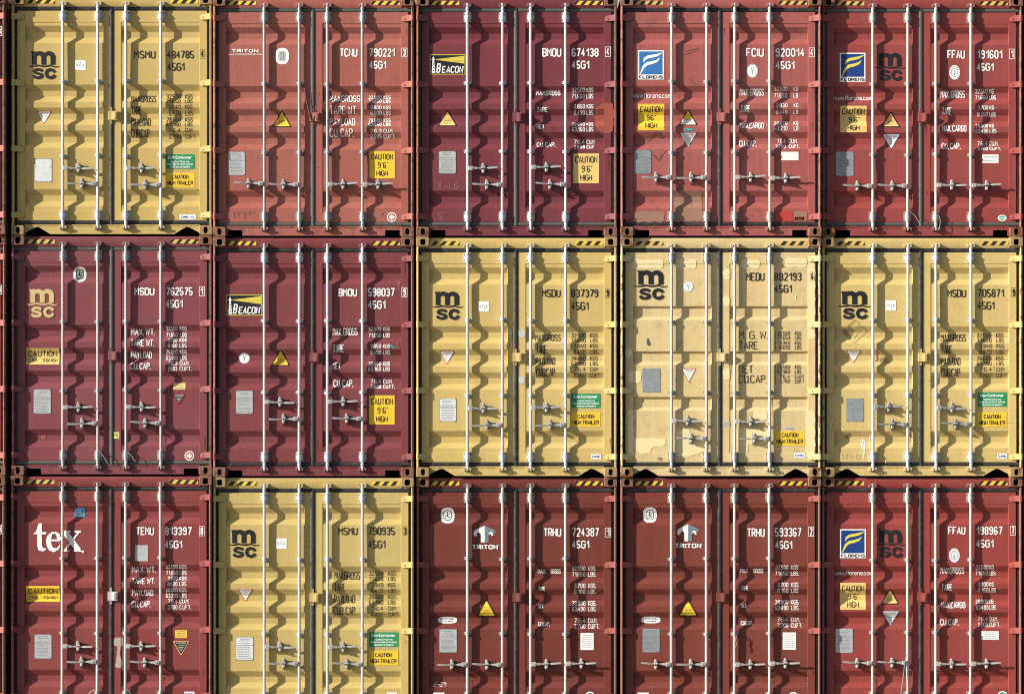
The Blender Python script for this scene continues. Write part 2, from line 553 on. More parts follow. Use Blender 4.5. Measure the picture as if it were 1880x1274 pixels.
def retainer():
    mb = MB()
    z0, z1 = H-1.505, H-1.400
    mb.extrude_z([(-.048, .066), (-.048, .050), (-.042, .044), (.010, .042), (.022, .032), (.066, .030), (.074, .036), (.074, .064)], z0, z1)
    mb.box(.028, .058, .022, .031, z0+.012, z1-.012, .004)
    mb.box(-.026, .000, .054, .070, z0-.045, z0+.002)
    mb.box(-.026, .000, .054, .070, z1-.002, z1+.050)
    return mb
def gasket(side):
    def fn():
        mb = MB(); e = -1 if side == 'l' else 1
        xin = -.032 if side == 'l' else .014
        xo = e*1.178
        a, b = sorted((xin if side == 'l' else .016, xo))
        mb.half_round(H-.163, (a, b), .050, .078, .016, 'x')
        mb.half_round(H-2.744, (a, b), .048, .078, .016, 'x')
        x0, x1 = sorted((e*1.150, e*1.183))
        pr = [(x0, .100), (x0, .090), ((x0+x1)/2, .080), (x1, .088), (x1, .100)]
        mb.extrude_z(pr, H-2.722, H-.185)
        if side == 'l':
            mb.half_round(-.009, (H-2.765, H-.142), .052, .074, .017, 'z')
        return mb
    return cached('gasket_' + side, fn)

# ------------------------------------------------------------------ lettering: a single-line alphabet drawn as bands of paint
G = {'A': "00 26 40;12 32", 'B': "00 06 36 45 44 33 03;33 42 41 30 00", 'C': "45 36 16 05 01 10 30 41", 'D': "00 06 36 45 41 30 00",
 'E': "46 06 00 40;03 33", 'F': "46 06 00;03 33", 'G': "45 36 16 05 01 10 30 41 43 23", 'H': "00 06;40 46;03 43", 'I': "00 06",
 'J': "46 41 30 10 01", 'K': "00 06;46 03 40", 'L': "06 00 40", 'M': "00 06 23 46 40", 'N': "00 06 40 46", 'O': "10 30 41 45 36 16 05 01 10",
 'P': "00 06 36 45 44 33 03", 'R': "00 06 36 45 44 33 03;23 40", 'S': "45 36 16 05 04 13 33 42 41 30 10 01", 'T': "06 46;26 20",
 'U': "06 01 10 30 41 46", 'V': "06 20 46", 'W': "06 10 25 40 56", 'X': "00 46;06 40", 'Y': "06 23 46;23 20", 'Z': "06 46 00 40",
 '0': "10 20 31 35 26 16 05 01 10", '1': "04 26 20", '2': "05 16 26 35 34 00 30", '3': "05 16 26 35 34 23 13;23 32 31 20 10 01",
 '4': "20 26 02 32", '5': "36 06 03 13 23 32 31 20 10 01", '6': "35 26 16 05 01 10 20 31 32 23 13 02", '7': "06 36 10",
 '8': "13 04 05 16 26 35 34 23 13 02 01 10 20 31 32 23", '9': "01 10 20 31 35 26 16 05 04 13 23 34",
 '.': "00 01", ',': "01 0m", "'": "06 05", '"': "06 05;16 15", '-': "03 23", '|': "00 06",
 'a': "44 40;43 34 14 03 01 10 30 41", 'b': "06 00;03 14 34 43 41 30 10 01", 'c': "43 34 14 03 01 10 30 41", 'd': "46 40;43 34 14 03 01 10 30 41",
 'e': "02 42 43 34 14 03 01 10 40", 'f': "10 15 26 36;04 34", 'g': "44 4m 3n 1n;43 34 14 03 01 10 30 41", 'h': "06 00;03 14 34 43 40",
 'i': "00 04", 'k': "06 00;44 02 40", 'l': "06 00", 'm': "00 04;03 14 23 20;23 34 43 40", 'n': "00 04;03 14 34 43 40",
 'o': "10 30 41 43 34 14 03 01 10", 'p': "04 0n;03 14 34 43 41 30 10 01", 'r': "00 04;03 14 34", 's': "43 34 14 03 12 32 41 30 10 01",
 't': "16 11 20 30;04 34", 'u': "04 01 10 30 41;44 40", 'w': "04 10 24 40 54", 'y': "04 20;44 1n"}
def num(c): return {'m': -1, 'n': -2}.get(c, int(c) if c.isdigit() else 0)
GL = {k: [[(num(t[0]), num(t[1])) for t in s.split()] for s in v.split(';')] for k, v in G.items()}

def clip(poly, ax, val, keep):
    """keep the part of a convex polygon with coordinate <= val (keep=-1) or >= val"""
    out = []
    n = len(poly)
    for i in range(n):
        a, b = poly[i], poly[(i+1) % n]
        da, db = keep*(a[ax]-val), keep*(b[ax]-val)
        if da >= 0: out.append(a)
        if (da > 0 and db < 0) or (da < 0 and db > 0):
            k = da/(da-db)
            out.append((a[0]+(b[0]-a[0])*k, a[1]+(b[1]-a[1])*k))
    return out

RUNR = plain('rust run on red', (.085, .030, .020), wear=.3)
RUNY = plain('rust run on yellow', (.30, .17, .055), wear=.3)
CHIP = plain('bare chip', (.06, .04, .035), wear=.3)
PALEC = plain('chalky scrape', (.34, .17, .155), wear=.4)
class Decals:
    """everything painted or stuck on one container; drawn in coordinates of the door face"""
    def __init__(s, ct, kind, ox, oy, sc):
        s.ct = ct; s.kind = kind; s.o = (ox, oy, sc); s.f = ct['surf']
        s.cuts_t = panel_rows(kind)
        s.cuts_x = sorted([PAN[q][0] + (PAN[q][1]-PAN[q][0])*i/NXP for q in 'lr' for i in range(NXP+1)])
        s.parts = {}; s.cur = None; s.lay = 0
        e = 1e-6
        s.gx = {q: [PAN[q][0] + (PAN[q][1]-PAN[q][0])*i/NXP for i in range(NXP+1)] for q in 'lr'}
        s.gy = {q: [[s.f(min(max(x, PAN[q][0]+e), PAN[q][1]-e), min(max(t, P_TOP+e), P_BOT-e)) for x in s.gx[q]] for t in s.cuts_t] for q in 'lr'}
    def surf(s, x, t):
        for q in 'lr':
            a, b = PAN[q]
            if a <= x <= b and P_TOP <= t <= P_BOT:
                u = (x-a)/(b-a)*NXP; i = min(NXP-1, int(u)); u -= i
                k = 0
                while k < len(s.cuts_t)-2 and s.cuts_t[k+1] < t: k += 1
                v = (t-s.cuts_t[k])/(s.cuts_t[k+1]-s.cuts_t[k])
                g = s.gy[q]
                return (g[k][i]*(1-u)+g[k][i+1]*u)*(1-v) + (g[k+1][i]*(1-u)+g[k+1][i+1]*u)*v
        return Y_RAIL
    def begin(s, name, door, label=None):
        s.cur = dict(name=name, door=door, mb=MB(), mats=[], label=label); s.lay = 0
        s.parts[len(s.parts)] = s.cur
    def loc(s, u, v):
        px = s.o[0] + u/s.o[2]; py = s.o[1] + v/s.o[2]
        yy = s.ct['loc'][1] + .074
        return (world_x(px, yy) - s.ct['loc'][0], H - (world_z(py, yy) - s.ct['loc'][2]))
    def face(s, pts, mat):
        """convex outline in photo units"""
        c = s.cur
        if mat not in c['mats']: c['mats'].append(mat)
        mi = c['mats'].index(mat)
        eps = .0028 + s.lay
        polys = [[s.loc(*p) for p in pts]]
        for ax, cuts in ((1, s.cuts_t), (0, s.cuts_x)):
            for v in cuts:
                nx = []
                for p in polys:
                    lo = min(q[ax] for q in p); hi = max(q[ax] for q in p)
                    if lo < v-1e-7 and hi > v+1e-7:
                        for kk in (-1, 1):
                            r = clip(p, ax, v, kk)
                            if len(r) > 2: nx.append(r)
                    else: nx.append(p)
                polys = nx
        for p in polys:
            mx = sum(q[0] for q in p)/len(p); mt = sum(q[1] for q in p)/len(p)
            vs = []
            for x, t in p:
                # sample just inside the piece so that steps stay crisp
                y = s.surf(x + (mx-x)*1e-4, t + (mt-t)*1e-4)
                vs.append((x, y-eps, H-t))
            c['mb'].add(vs, [tuple(range(len(vs)))], mi)
    def poly(s, pts, mat):
        tris = tessellate_polygon([[Vector((p[0], p[1], 0)) for p in pts]])
        for t in tris: s.face([pts[i] for i in t], mat)
        s.lay += .0003
    def rect(s, x0, y0, x1, y1, mat): s.poly([(x0, y0), (x1, y0), (x1, y1), (x0, y1)], mat)
    def frame(s, x0, y0, x1, y1, w, mat):
        s.rect(x0, y0, x1, y0+w, mat); s.rect(x0, y1-w, x1, y1, mat)
        s.rect(x0, y0+w, x0+w, y1-w, mat); s.rect(x1-w, y0+w, x1, y1-w, mat)
    def ell(s, cx, cy, rx, ry, mat, n=22, pw=1.0):
        s.face([(cx+rx*math.copysign(abs(math.cos(a))**pw, math.cos(a)), cy+ry*math.copysign(abs(math.sin(a))**pw, math.sin(a))) for a in [2*math.pi*i/n for i in range(n)]], mat)
        s.lay += .00018
    def stroke(s, pts, w, mat):
        """band along a polyline; w is one width or one per point"""
        n = len(pts)
        if n < 2: return
        ws = w if isinstance(w, (list, tuple)) else [w]*n
        closed = pts[0] == pts[-1] and n > 3
        L = []; Rr = []
        for i in range(n):
            a = pts[i-1] if i > 0 else (pts[-2] if closed else None)
            b = pts[i+1] if i < n-1 else (pts[1] if closed else None)
            p = pts[i]
            def un(u, v):
                d = math.hypot(v[0]-u[0], v[1]-u[1]) or 1e-9
                return ((v[0]-u[0])/d, (v[1]-u[1])/d)
            d1 = un(a, p) if a else un(p, b)
            d2 = un(p, b) if b else d1
            nx, ny = -(d1[1]+d2[1]), d1[0]+d2[0]
            q = math.hypot(nx, ny)
            if q < .35: nx, ny, q = -d2[1], d2[0], 1.0
            nx, ny = nx/q, ny/q
            k = max(.55, nx*(-d2[1]) + ny*d2[0])
            h = ws[i]/2/k
            L.append((p[0]+nx*h, p[1]+ny*h)); Rr.append((p[0]-nx*h, p[1]-ny*h))
        for i in range(n-1):
            s.face([L[i], L[i+1], Rr[i+1], Rr[i]], mat)
            s.lay += .00007      # no two pieces of one letter share a plane
        s.lay += .00007
    def text(s, st, x0, y0, x1, y1, mat, w=None, serif=False, slant=0.0, gap=None, split=False):
        """fit a word into the box x0,y0 - x1,y1"""
        hgt = y1-y0
        w = w if w else hgt*.145
        gap = gap if gap is not None else (1.75 if not serif else 1.9)
        items = []; cx = 0.0
        for ch in st:
            if ch == ' ': cx += 2.2; items.append((None, 0)); continue
            if ch not in GL: continue
            g = GL[ch]
            wd = max(p[0] for l in g for p in l)
            if ch in '.,': cx -= .3
            items.append((g, cx)); cx += wd + gap
            if ch in '.,': cx -= .3
        tot = max(cx - gap, .5)
        base = s.lay
        sx = (x1-x0-w)/tot; sy = (hgt-w)/6
        for g, gx in items:
            if g is None:
                if split: s.begin(s.cur['name'], s.cur['door'])
                continue
            for l in g:
                pts = []
                for a, b in l:
                    yy = y1 - w/2 - b*sy
                    pts.append((x0 + w/2 + (gx+a)*sx + slant*(y1-yy), yy))
                if len(pts) == 2 and l in ([(0, 0), (0, 1)],):
                    pts = [(pts[0][0], y1), (pts[0][0], y1-w*1.15)]
                if s.lay > base + .0011: s.lay = base
                s.stroke(pts, w, mat)
                if serif:
                    for e, o in ((0, 1), (-1, -2)):
                        p, q = pts[e], pts[o]
                        if abs(p[1]-q[1]) > abs(p[0]-q[0])*1.2:
                            k = .95*w
                            yb = p[1] + (w*.25 if p[1] < q[1] else -w*.25)
                            s.stroke([(p[0]-k, yb), (p[0]+k, yb)], w*.5, mat)
        s.lay = base
    def wear(s, red, n):
        # rust runs below hinges, brackets and bolts, chipped and scraped paint
        rnd = random.Random(int(s.ct['loc'][0]*97 + s.ct['loc'][2]*31))
        sc = s.o[2]/S1
        k = 2.83*sc/2.83
        U = lambda x: ((x + s.ct['loc'][0])*PPM + 940 - s.o[0])*s.o[2]
        V = lambda t: ((CAMZ - (s.ct['loc'][2] + H - t))*PPM + 637 - s.o[1])*s.o[2]
        for i in range(n):
            x = rnd.choice([-1.13, 1.12, -.594+.04, -.172+.035, .168-.035, .590+.038, -.05, .03, rnd.uniform(-1, 1)]) + rnd.uniform(-.02, .02)
            t = rnd.choice([.31, 1.10, 1.95, 2.33, 1.52, .36, 2.42]) + rnd.uniform(0, .03)
            L = rnd.uniform(.05, .22); w = rnd.uniform(.004, .011)
            s.begin('rust_run', 'l' if x < 0 else 'r')
            a, b, c = U(x), V(t), V(t+L)
            s.stroke([(a, b), (a+rnd.uniform(-1, 1), (b*2+c)/3), (a+rnd.uniform(-1.5, 1.5), c)], [w*PPM*s.o[2], w*.7*PPM*s.o[2], .3], RUNR if red else RUNY)
        for i in range(n):
            x = rnd.uniform(-1.04, 1.04); t = rnd.choice([rnd.uniform(.4, 2.6), rnd.uniform(2.2, 2.68)])
            s.begin('paint_chip' if i % 2 else 'paint_scrape', 'l' if x < 0 else 'r')
            a, b = U(x), V(t)
            if i % 2:
                q = rnd.uniform(1.5, 4.5)
                s.poly([(a+q*rnd.uniform(.5, 1.2)*math.cos(z*.9), b+q*rnd.uniform(.5, 1.2)*math.sin(z*.9)) for z in range(7)], CHIP if red else RUNY)
            else:
                ln = rnd.uniform(10, 46); dy = rnd.uniform(-9, 9)
                s.stroke([(a, b), (a+ln*.5, b+dy*.6), (a+ln, b+dy)], [.5, rnd.uniform(1, 2.4), .4], PALEC if red else SMUDGE)
    def finish(s):
        s.lay = 0
        red = s.ct['red']
        s.wear(red, 11 if red else 4)
        for c in s.parts.values():
            if not c['mb'].f: continue
            me = c['mb'].mesh(c['name'], smooth=False)
            put(c['name'], me, c['mats'], s.ct[c['door']], label=c['label'])

# ---- the marks -----------------------------------------------------------------
def liner(d, x0, y0, x1, y1, rows, mat=TXT, h=.55, seed=1):
    """rows of small print"""
    rnd = random.Random(seed + int(x0*7+y0))
    st = (y1-y0)/rows
    for i in range(rows):
        y = y0 + st*(i+.5)
        x = x0 + rnd.uniform(0, .12)*(x1-x0)
        end = x1 - rnd.uniform(0, .2)*(x1-x0)
        while x < end:
            e = min(end, x + rnd.uniform(.06, .22)*(x1-x0))
            d.face([(x, y-st*h/2), (e, y-st*h/2), (e, y+st*h/2), (x, y+st*h/2)], mat)
            x = e + .035*(x1-x0)
def msc(d, x0, y0, x1, y1, mat, door='l'):
    d.begin('company_logo', door)
    X = lambda u: x0 + (u-145)/163*(x1-x0); Y = lambda v: y0 + (v-268)/144*(y1-y0)
    P = lambda l: [(X(a), Y(b)) for a, b in l]; k = (x1-x0)/163
    d.stroke(P([(178, 338), (178, 269)]), 25*k, mat)
    d.poly(P([(160, 269), (168, 269), (168, 284), (163, 278)]), mat)
    for a in (178, 226):
        d.stroke(P([(a+9, 292), (a+14, 282), (a+22, 279), (a+31, 279), (a+42, 284), (a+49, 296), (a+49, 338)]), [14*k, 18*k, 21*k, 23*k, 25*k, 25*k, 25*k], mat)
    d.stroke(P([(145, 343), (160, 347), (178, 346), (200, 341), (220, 346), (240, 346), (262, 341), (280, 348), (296, 349), (308, 344)]), [2*k, 6*k, 7*k, 8*k, 8*k, 8*k, 8*k, 7*k, 5*k, 2*k], mat)
    d.stroke(P([(221, 372), (213, 365), (198, 362), (184, 365), (178, 373), (184, 380), (200, 384), (214, 388), (219, 396), (212, 403), (197, 406), (182, 403), (172, 394)]), 14*k, mat)
    d.stroke(P([(284, 377), (276, 367), (261, 363), (246, 368), (239, 384), (246, 400), (261, 406), (276, 402), (285, 391)]), 15*k, mat)
def florens(d, x0, y0, x1, y1, blue, fm):
    d.begin('company_logo', 'l')
    X = lambda u: x0 + (u-131)/134*(x1-x0); Y = lambda v: y0 + (v-263)/152*(y1-y0)
    P = lambda l: [(X(a), Y(b)) for a, b in l]
    d.rect(x0, y0, x1, y1, WHITE)
    d.poly(P([(137, 269), (259, 269), (259, 389), (137, 389)]), blue)
    d.stroke(P([(158, 326), (166, 308), (182, 298), (205, 294), (228, 289), (256, 277)]), [2, 12, 15, 15, 13, 3], fm)
    d.stroke(P([(142, 388), (152, 366), (163, 345), (180, 332), (205, 327), (228, 319), (244, 304)]), [2, 9, 14, 16, 15, 12, 3], fm)
    q = P([(136, 394), (260, 411)])
    d.text('FLORENS', q[0][0], q[0][1], q[1][0], q[1][1], NAVY, w=3.6, serif=True)
def beacon(d, x0, y0, x1, y1):
    d.begin('company_logo', 'l')
    X = lambda u: x0 + (u-111)/184*(x1-x0); Y = lambda v: y0 + (v-285)/104*(y1-y0)
    P = lambda l: [(X(a), Y(b)) for a, b in l]
    d.rect(x0, y0, x1, y1, BRY)
    d.poly(P([(114, 288), (292, 288), (292, 386), (114, 386)]), NAVY)
    ys = [292, 301, 309.5, 318, 326, 333]
    for a, b in zip(ys, ys[1:]):
        f = lambda y: 311 + (y-312)*.05
        d.poly(P([(141, f(a)), (290, a+.6), (290, b-1.2), (141, f(b))]), BRY)
    d.poly(P([(121, 382), (125, 316), (121, 313), (121, 309), (125, 308), (125, 302), (129, 296), (133, 302), (133, 308), (137, 309), (137, 313), (133, 316), (139, 382)]), WHITE)
    for z in (332, 350, 366): d.poly(P([(127, z), (133, z), (133, z+6), (127, z+6)]), NAVY)
    q = P([(143, 331), (164, 381)])
    d.text('B', q[0][0], q[0][1], q[1][0], q[1][1], WHITE, w=6.5, serif=True, slant=.13)
    q = P([(172, 345), (282, 381)])
    d.text('EACON', q[0][0], q[0][1], q[1][0], q[1][1], WHITE, w=5.6, serif=True, slant=.13)
def tlogo(d, x0, y0, x1, y1, tx0, ty0, tx1, ty1):
    d.begin('company_logo', 'l')
    X = lambda u: x0 + (u-360)/128*(x1-x0); Y = lambda v: y0 + (v-335)/93*(y1-y0)
    P = lambda l: [(X(a), Y(b)) for a, b in l]
    d.poly(P([(362, 374), (366, 363), (380, 355), (424, 335), (424, 428), (403, 428), (403, 384), (397, 374), (387, 374), (380, 382), (380, 394), (362, 392)]), WHITE)
    d.poly(P([(424, 335), (466, 353), (482, 362), (487, 376), (470, 378), (462, 370), (452, 371), (446, 384), (446, 428), (424, 428)]), GREYP)
    d.poly(P([(446, 384), (452, 371), (462, 370), (470, 378), (472, 392), (462, 392), (460, 382), (452, 380), (449, 388)]), WHITE)
    d.text('TRITON', tx0, ty0, tx1, ty1, WHITE, w=(ty1-ty0)*.25, serif=True)
def tex(d):
    d.begin('company_logo', 'l')
    W = OFFW
    d.stroke([(220, 338), (220, 445), (225, 463), (240, 470), (257, 464)], [24, 27, 25, 16, 6], W)
    d.poly([(183, 382), (197, 372), (207, 352), (214, 324), (233, 322), (233, 382)], W)
    d.rect(231, 370, 257, 383, W)
    d.stroke([(333, 445), (322, 464), (300, 472), (282, 462), (272, 440), (270, 420), (275, 395), (290, 376), (308, 374), (322, 385), (328, 407), (330, 416)], [6, 10, 20, 26, 28, 28, 24, 10, 10, 18, 20, 20], W)
    d.rect(276, 412, 334, 422, W)
    d.stroke([(362, 372), (438, 472)], 30, W)
    d.stroke([(440, 370), (362, 472)], 10, W)
    for a, b, y in ((346, 392, 368), (416, 452, 368), (346, 386, 474), (412, 453, 474)): d.rect(a, y-5, b, y+5, W)
    d.ell(461, 480, 7, 7, W, 14)
def tri(d, x0, y0, x1, y1, kind, door='l'):
    d.begin('warning_triangle', door)
    cx = (x0+x1)/2; w = x1-x0; h = y1-y0
    up = kind.startswith('up')
    def T(i):       # inset triangle with blunt corners
        if up: a, b, c = (cx, y0), (x1, y1), (x0, y1)
        else: a, b, c = (cx, y1), (x0, y0), (x1, y0)
        g = ((a[0]+b[0]+c[0])/3, (a[1]+b[1]+c[1])/3)
        P = [(p[0]+(g[0]-p[0])*i, p[1]+(g[1]-p[1])*i) for p in (a, b, c)]
        out = []
        for k in range(3):
            p, q, r = P[k], P[k-1], P[(k+1) % 3]
            for e in (q, r): out.append((p[0]+(e[0]-p[0])*.05, p[1]+(e[1]-p[1])*.05))
        return out
    if up:
        fill = YELP if 'pale' in kind else YEL
        d.poly(T(0), NAVY); d.poly(T(.17), fill)
        if 'half' in kind: d.poly([(x0+w*.23, y0+h*.62), (x1-w*.23, y0+h*.62), (x1-w*.13, y1-h*.07), (x0+w*.13, y1-h*.07)], WHITE)
        d.text('SUPER', cx-w*.17, y0+h*.60, cx+w*.17, y0+h*.69, TXT, w=1.2); d.text('HEAVY', cx-w*.2, y0+h*.74, cx+w*.2, y0+h*.84, TXT, w=1.2)
    else:
        if kind == 'dn red': a, b, t = REDP, WHITE, TXTL
        elif kind == 'dn blue': a, b, t = SKYB, WHITE, TXTL
        elif kind == 'dn black': a, b, t = REDP, BLACK, WHITE
        else: a, b, t = YELP, BLACK, WHITE
        d.poly(T(0), a); d.poly(T(.13 if kind != 'dn blue' else .06), b)
        d.text('ATTENTION', x0+w*.2, y0+h*.09, x1-w*.2, y0+h*.19, t, w=1.3)
        for i, (hw) in enumerate((.24, .2, .13, .08)):
            liner(d, cx-w*hw, y0+h*(.27+.11*i), cx+w*hw, y0+h*(.34+.11*i), 1, t, .4)
def caution96(d, x0, y0, x1, y1, mat, door, mid="9'6\""):
    d.begin('caution_sticker', door); d.rect(x0, y0, x1, y1, mat)
    w = x1-x0; h = y1-y0
    d.text('CAUTION', x0+w*.07, y0+h*.10, x1-w*.07, y0+h*.32, BLACK, w=4.4)
    d.text(mid, x0+w*.32, y0+h*.41, x1-w*(.26 if len(mid) > 3 else .32), y0+h*.63, BLACK, w=4.2)
    d.text('HIGH', x0+w*.27, y0+h*.71, x1-w*.27, y0+h*.92, BLACK, w=4.4)
def caution_tr(d, x0, y0, x1, y1):
    d.begin('caution_sticker', 'r'); d.rect(x0, y0, x1, y1, YEL)
    w = x1-x0; h = y1-y0
    d.text('CAUTION', x0+w*.21, y0+h*.15, x1-w*.21, y0+h*.44, BLACK, w=4)
    d.text('HIGH TRAILER', x0+w*.04, y0+h*.56, x1-w*.05, y0+h*.86, BLACK, w=4)
def caution_w(d, x0, y0, x1, y1, pale):
    d.begin('caution_sticker', 'l'); d.rect(x0, y0, x1, y1, YELP if pale else YEL)
    w = x1-x0; h = y1-y0
    d.text('CAUTION', x0+w*.07, y0+h*.17, x1-w*.07, y0+h*.52, BLACK, w=4.6)
    d.text('2,9m', x0+w*.07, y0+h*.66, x0+w*.34, y0+h*.86, BLACK, w=3)
    d.text("9'6|HIGH", x0+w*.51, y0+h*.66, x1-w*.05, y0+h*.86, BLACK, w=3)
def eco(d, x0, y0, x1, y1):
    d.begin('green_sticker', 'r'); d.rect(x0, y0, x1, y1, GREEN)
    w = x1-x0; h = y1-y0
    for t, a, y, hh, k in (('Eco-Container', .09, .10, .22, 3.0), ('Bamboo Flooring', .19, .43, .13, 1.9), ('Waterborne Paint System', .05, .61, .13, 1.9), ('Waterborne Sealant', .15, .80, .13, 1.9)):
        d.text(t, x0+w*a, y0+h*y, x1-w*a, y0+h*(y+hh), WHITE, w=k)
def plate(d, x0, y0, x1, y1, mat=None, seed=1, rows=12):
    mat = mat or PLATE
    d.begin('data_plate', 'l')
    d.rect(x0, y0, x1, y1, GREYP); d.rect(x0+2, y0+2, x1-2, y1-2, mat)
    w = x1-x0; h = y1-y0
    if rows:
        ink = TXTL
        liner(d, x0+w*.18, y0+h*.05, x1-w*.18, y0+h*.2, 2, ink, .4, seed)
        d.rect(x0+w*.05, y0+h*.36, x1-w*.05, y0+h*.37, ink)
        liner(d, x0+w*.08, y0+h*.24, x1-w*.08, y0+h*.95, rows, ink, .32, seed+3)
    for a in (.06, .94):
        for b in (.03, .36, .97): d.ell(x0+w*a, y0+h*b, 2.4, 2.4, TXT, 8)
TXTL = plain('etched print', (.19, .20, .21), wear=.1)
def rina(d, x0, y0, x1, y1):
    d.begin('inspection_sticker', 'l'); d.rect(x0, y0, x1, y1, WHITE)
    w = x1-x0; y = (y0+y1)/2
    d.text('R', x0+w*.10, y-7, x0+w*.28, y+7, GREYP, w=2.1); d.text('I', x0+w*.37, y-7, x0+w*.42, y+7, GREYP, w=2.1)
    d.rect(x0+w*.48, y-15, x0+w*.52, y-3, SKYB); d.rect(x0+w*.53, y, x0+w*.57, y+15, SKYB)
    d.text('A', x0+w*.66, y-7, x0+w*.88, y+7, GREYP, w=2.1)
def oval(d, x0, y0, x1, y1, style, door='l'):
    d.begin('class_badge', door)
    cx, cy, rx, ry = (x0+x1)/2, (y0+y1)/2, (x1-x0)/2, (y1-y0)/2
    if style == 'bv':
        d.ell(cx, cy, rx, ry, WHITE, 28, .75); d.ell(cx, cy, rx*.62, ry*.68, BLACK, 24, .7)
        d.ell(cx, cy, rx*.5, ry*.58, WHITE, 24, .7)
        d.ell(cx-rx*.02, cy-ry*.36, rx*.11, ry*.09, BLACK, 10)
        d.stroke([(cx-rx*.04, cy-ry*.26), (cx-rx*.08, cy-ry*.02), (cx-rx*.05, cy+ry*.16)], [3, 7, 8], BLACK)
        d.stroke([(cx-rx*.02, cy-ry*.2), (cx+rx*.2, cy-ry*.08), (cx+rx*.34, cy-ry*.22)], 3, BLACK)
        d.stroke([(cx-rx*.06, cy+ry*.12), (cx+rx*.18, cy+ry*.16), (cx+rx*.2, cy+ry*.42)], [6, 5, 4], BLACK)
        d.stroke([(cx-rx*.3, cy-ry*.1), (cx-rx*.3, cy+ry*.42), (cx+rx*.08, cy+ry*.42)], 3, TXTL)
        for k in range(16):
            a = 2*math.pi*k/16
            d.ell(cx+rx*.82*math.cos(a), cy+ry*.84*math.sin(a), 2.2, 2.2, TXTL, 6)
    elif style == 'pale':
        d.ell(cx, cy, rx, ry, WHITE, 28, .75); d.ell(cx, cy, rx*.6, ry*.64, PLATE, 24, .7)
        d.stroke([(cx-rx*.2, cy+ry*.4), (cx-rx*.2, cy-ry*.4), (cx+rx*.2, cy-ry*.4), (cx+rx*.2, cy+ry*.4)], 4, TXTL)
    elif style == 'anchor':
        d.ell(cx, cy, rx, ry, WHITE, 26); d.ell(cx, cy, rx*.93, ry*.93, SKYB, 26); d.ell(cx, cy, rx*.87, ry*.87, WHITE, 26)
        d.text('T', cx-rx*.3, cy-ry*.1, cx+rx*.3, cy+ry*.55, GREYP, w=3); d.text('AA', cx-rx*.4, cy-ry*.45, cx+rx*.4, cy-ry*.18, SKYB, w=2)
    elif style == 'ring':
        d.ell(cx, cy, rx, ry, WHITE, 26); d.ell(cx, cy, rx*.62, ry*.62, BLUE, 24); d.ell(cx, cy, rx*.55, ry*.55, WHITE, 24)
        d.stroke([(cx, cy-ry*.35), (cx, cy+ry*.35)], 2.4, BLUE); d.stroke([(cx-rx*.3, cy+ry*.1), (cx, cy+ry*.36), (cx+rx*.3, cy+ry*.1)], 2.4, BLUE)
        for k in range(14):
            a = 2*math.pi*k/14
            d.ell(cx+rx*.82*math.cos(a), cy+ry*.82*math.sin(a), 2.2, 2.2, BLUE if k % 2 else TXTL, 6)
    elif style == 'cross':
        d.ell(cx, cy, rx, ry, WHITE, 26); d.ell(cx, cy, rx*.8, ry*.8, REDP, 26)
        d.rect(cx-rx*.62, cy-3, cx+rx*.62, cy+3, WHITE); d.rect(cx-3, cy-ry*.62, cx+3, cy-3, WHITE); d.rect(cx-3, cy+3, cx+3, cy+ry*.62, WHITE)
        for a in (-1, 1):
            for b in (-1, 1): d.ell(cx+a*rx*.3, cy+b*ry*.3, 3.5, 3.5, WHITE, 8)
    elif style == 'teal':
        d.ell(cx, cy, rx, ry, WHITE, 24); d.ell(cx, cy, rx*.72, ry*.68, TEAL, 20)
        d.rect(cx-rx*.6, cy-2, cx+rx*.6, cy+3, WHITE)
def small_label(d, x0, y0, x1, y1, mat, rows=3, door='r', ink=None, name='paper_label'):
    d.begin(name, door); d.rect(x0, y0, x1, y1, mat)
    if rows: liner(d, x0+(x1-x0)*.08, y0+(y1-y0)*.08, x1-(x1-x0)*.06, y1-(y1-y0)*.08, rows, ink or TXTL, .4)
def cimc(d, x0, y0, x1, y1, extra=False):
    d.begin('maker_label', 'r'); d.rect(x0, y0, x1, y1, WHITE)
    w = x1-x0; h = y1-y0
    d.text('CIMC', x0+w*.08, y0+h*.27, x0+w*(.56 if extra else .92), y0+h*.73, BLUE, w=3)
    if extra: d.text('HS', x0+w*.64, y0+h*.3, x1-w*.08, y0+h*.7, SKYB, w=2.2)
def serial(d, words, chk, mat, boxed=1):
    for nm, w in zip(('owner_code', 'serial_number', 'size_code'), words):
        d.begin(nm, 'r'); d.text(*w, mat, w=5.6 if mat is BLACK else 6.6)
    d.begin('check_digit', 'r')
    ch, x0, y0, x1, y1 = chk
    if boxed == 2: d.frame(x0, y0, x1, y1, 2.6, mat)
    elif boxed == 1: d.frame(x0, y0, x1, y1, 1.3, mat)
    k = (x1-x0)*.22
    if boxed == 3: d.rect(x0, y0, x1, y1, mat)
    d.text(ch, x0+k+1, y0+6, x1-k-1, y1-6, mat, w=5.6)
def weights(d, labels, rows, xn0, xn1, xu0, mat, nw=3.0, lw=4.3, uw=15.5):
    for l in labels:
        d.begin('weight_label', 'r'); d.text(*l, mat, w=lw, split=True)
    for n, u, y0, y1 in rows:
        k = {6: 0.0, 5: .16, 4: .30}.get(len(n), 0)
        if n.startswith('76.'): k = .16
        d.begin('weight_value', 'r')
        d.text(n, xn0+(xn1-xn0)*k, y0, xn1, y1, mat, w=nw)
        d.begin('weight_unit', 'r')
        d.text(u, xu0, y0, xu0+uw*(len(u.replace('.', ''))+.45*u.count('.')), y1, mat, w=nw)
def words_url(d, s, x0, y0, x1, y1, door='l'):
    d.begin('web_address', door); d.text(s, x0, y0, x1, y1, OFFW, w=2.9, serif=False)
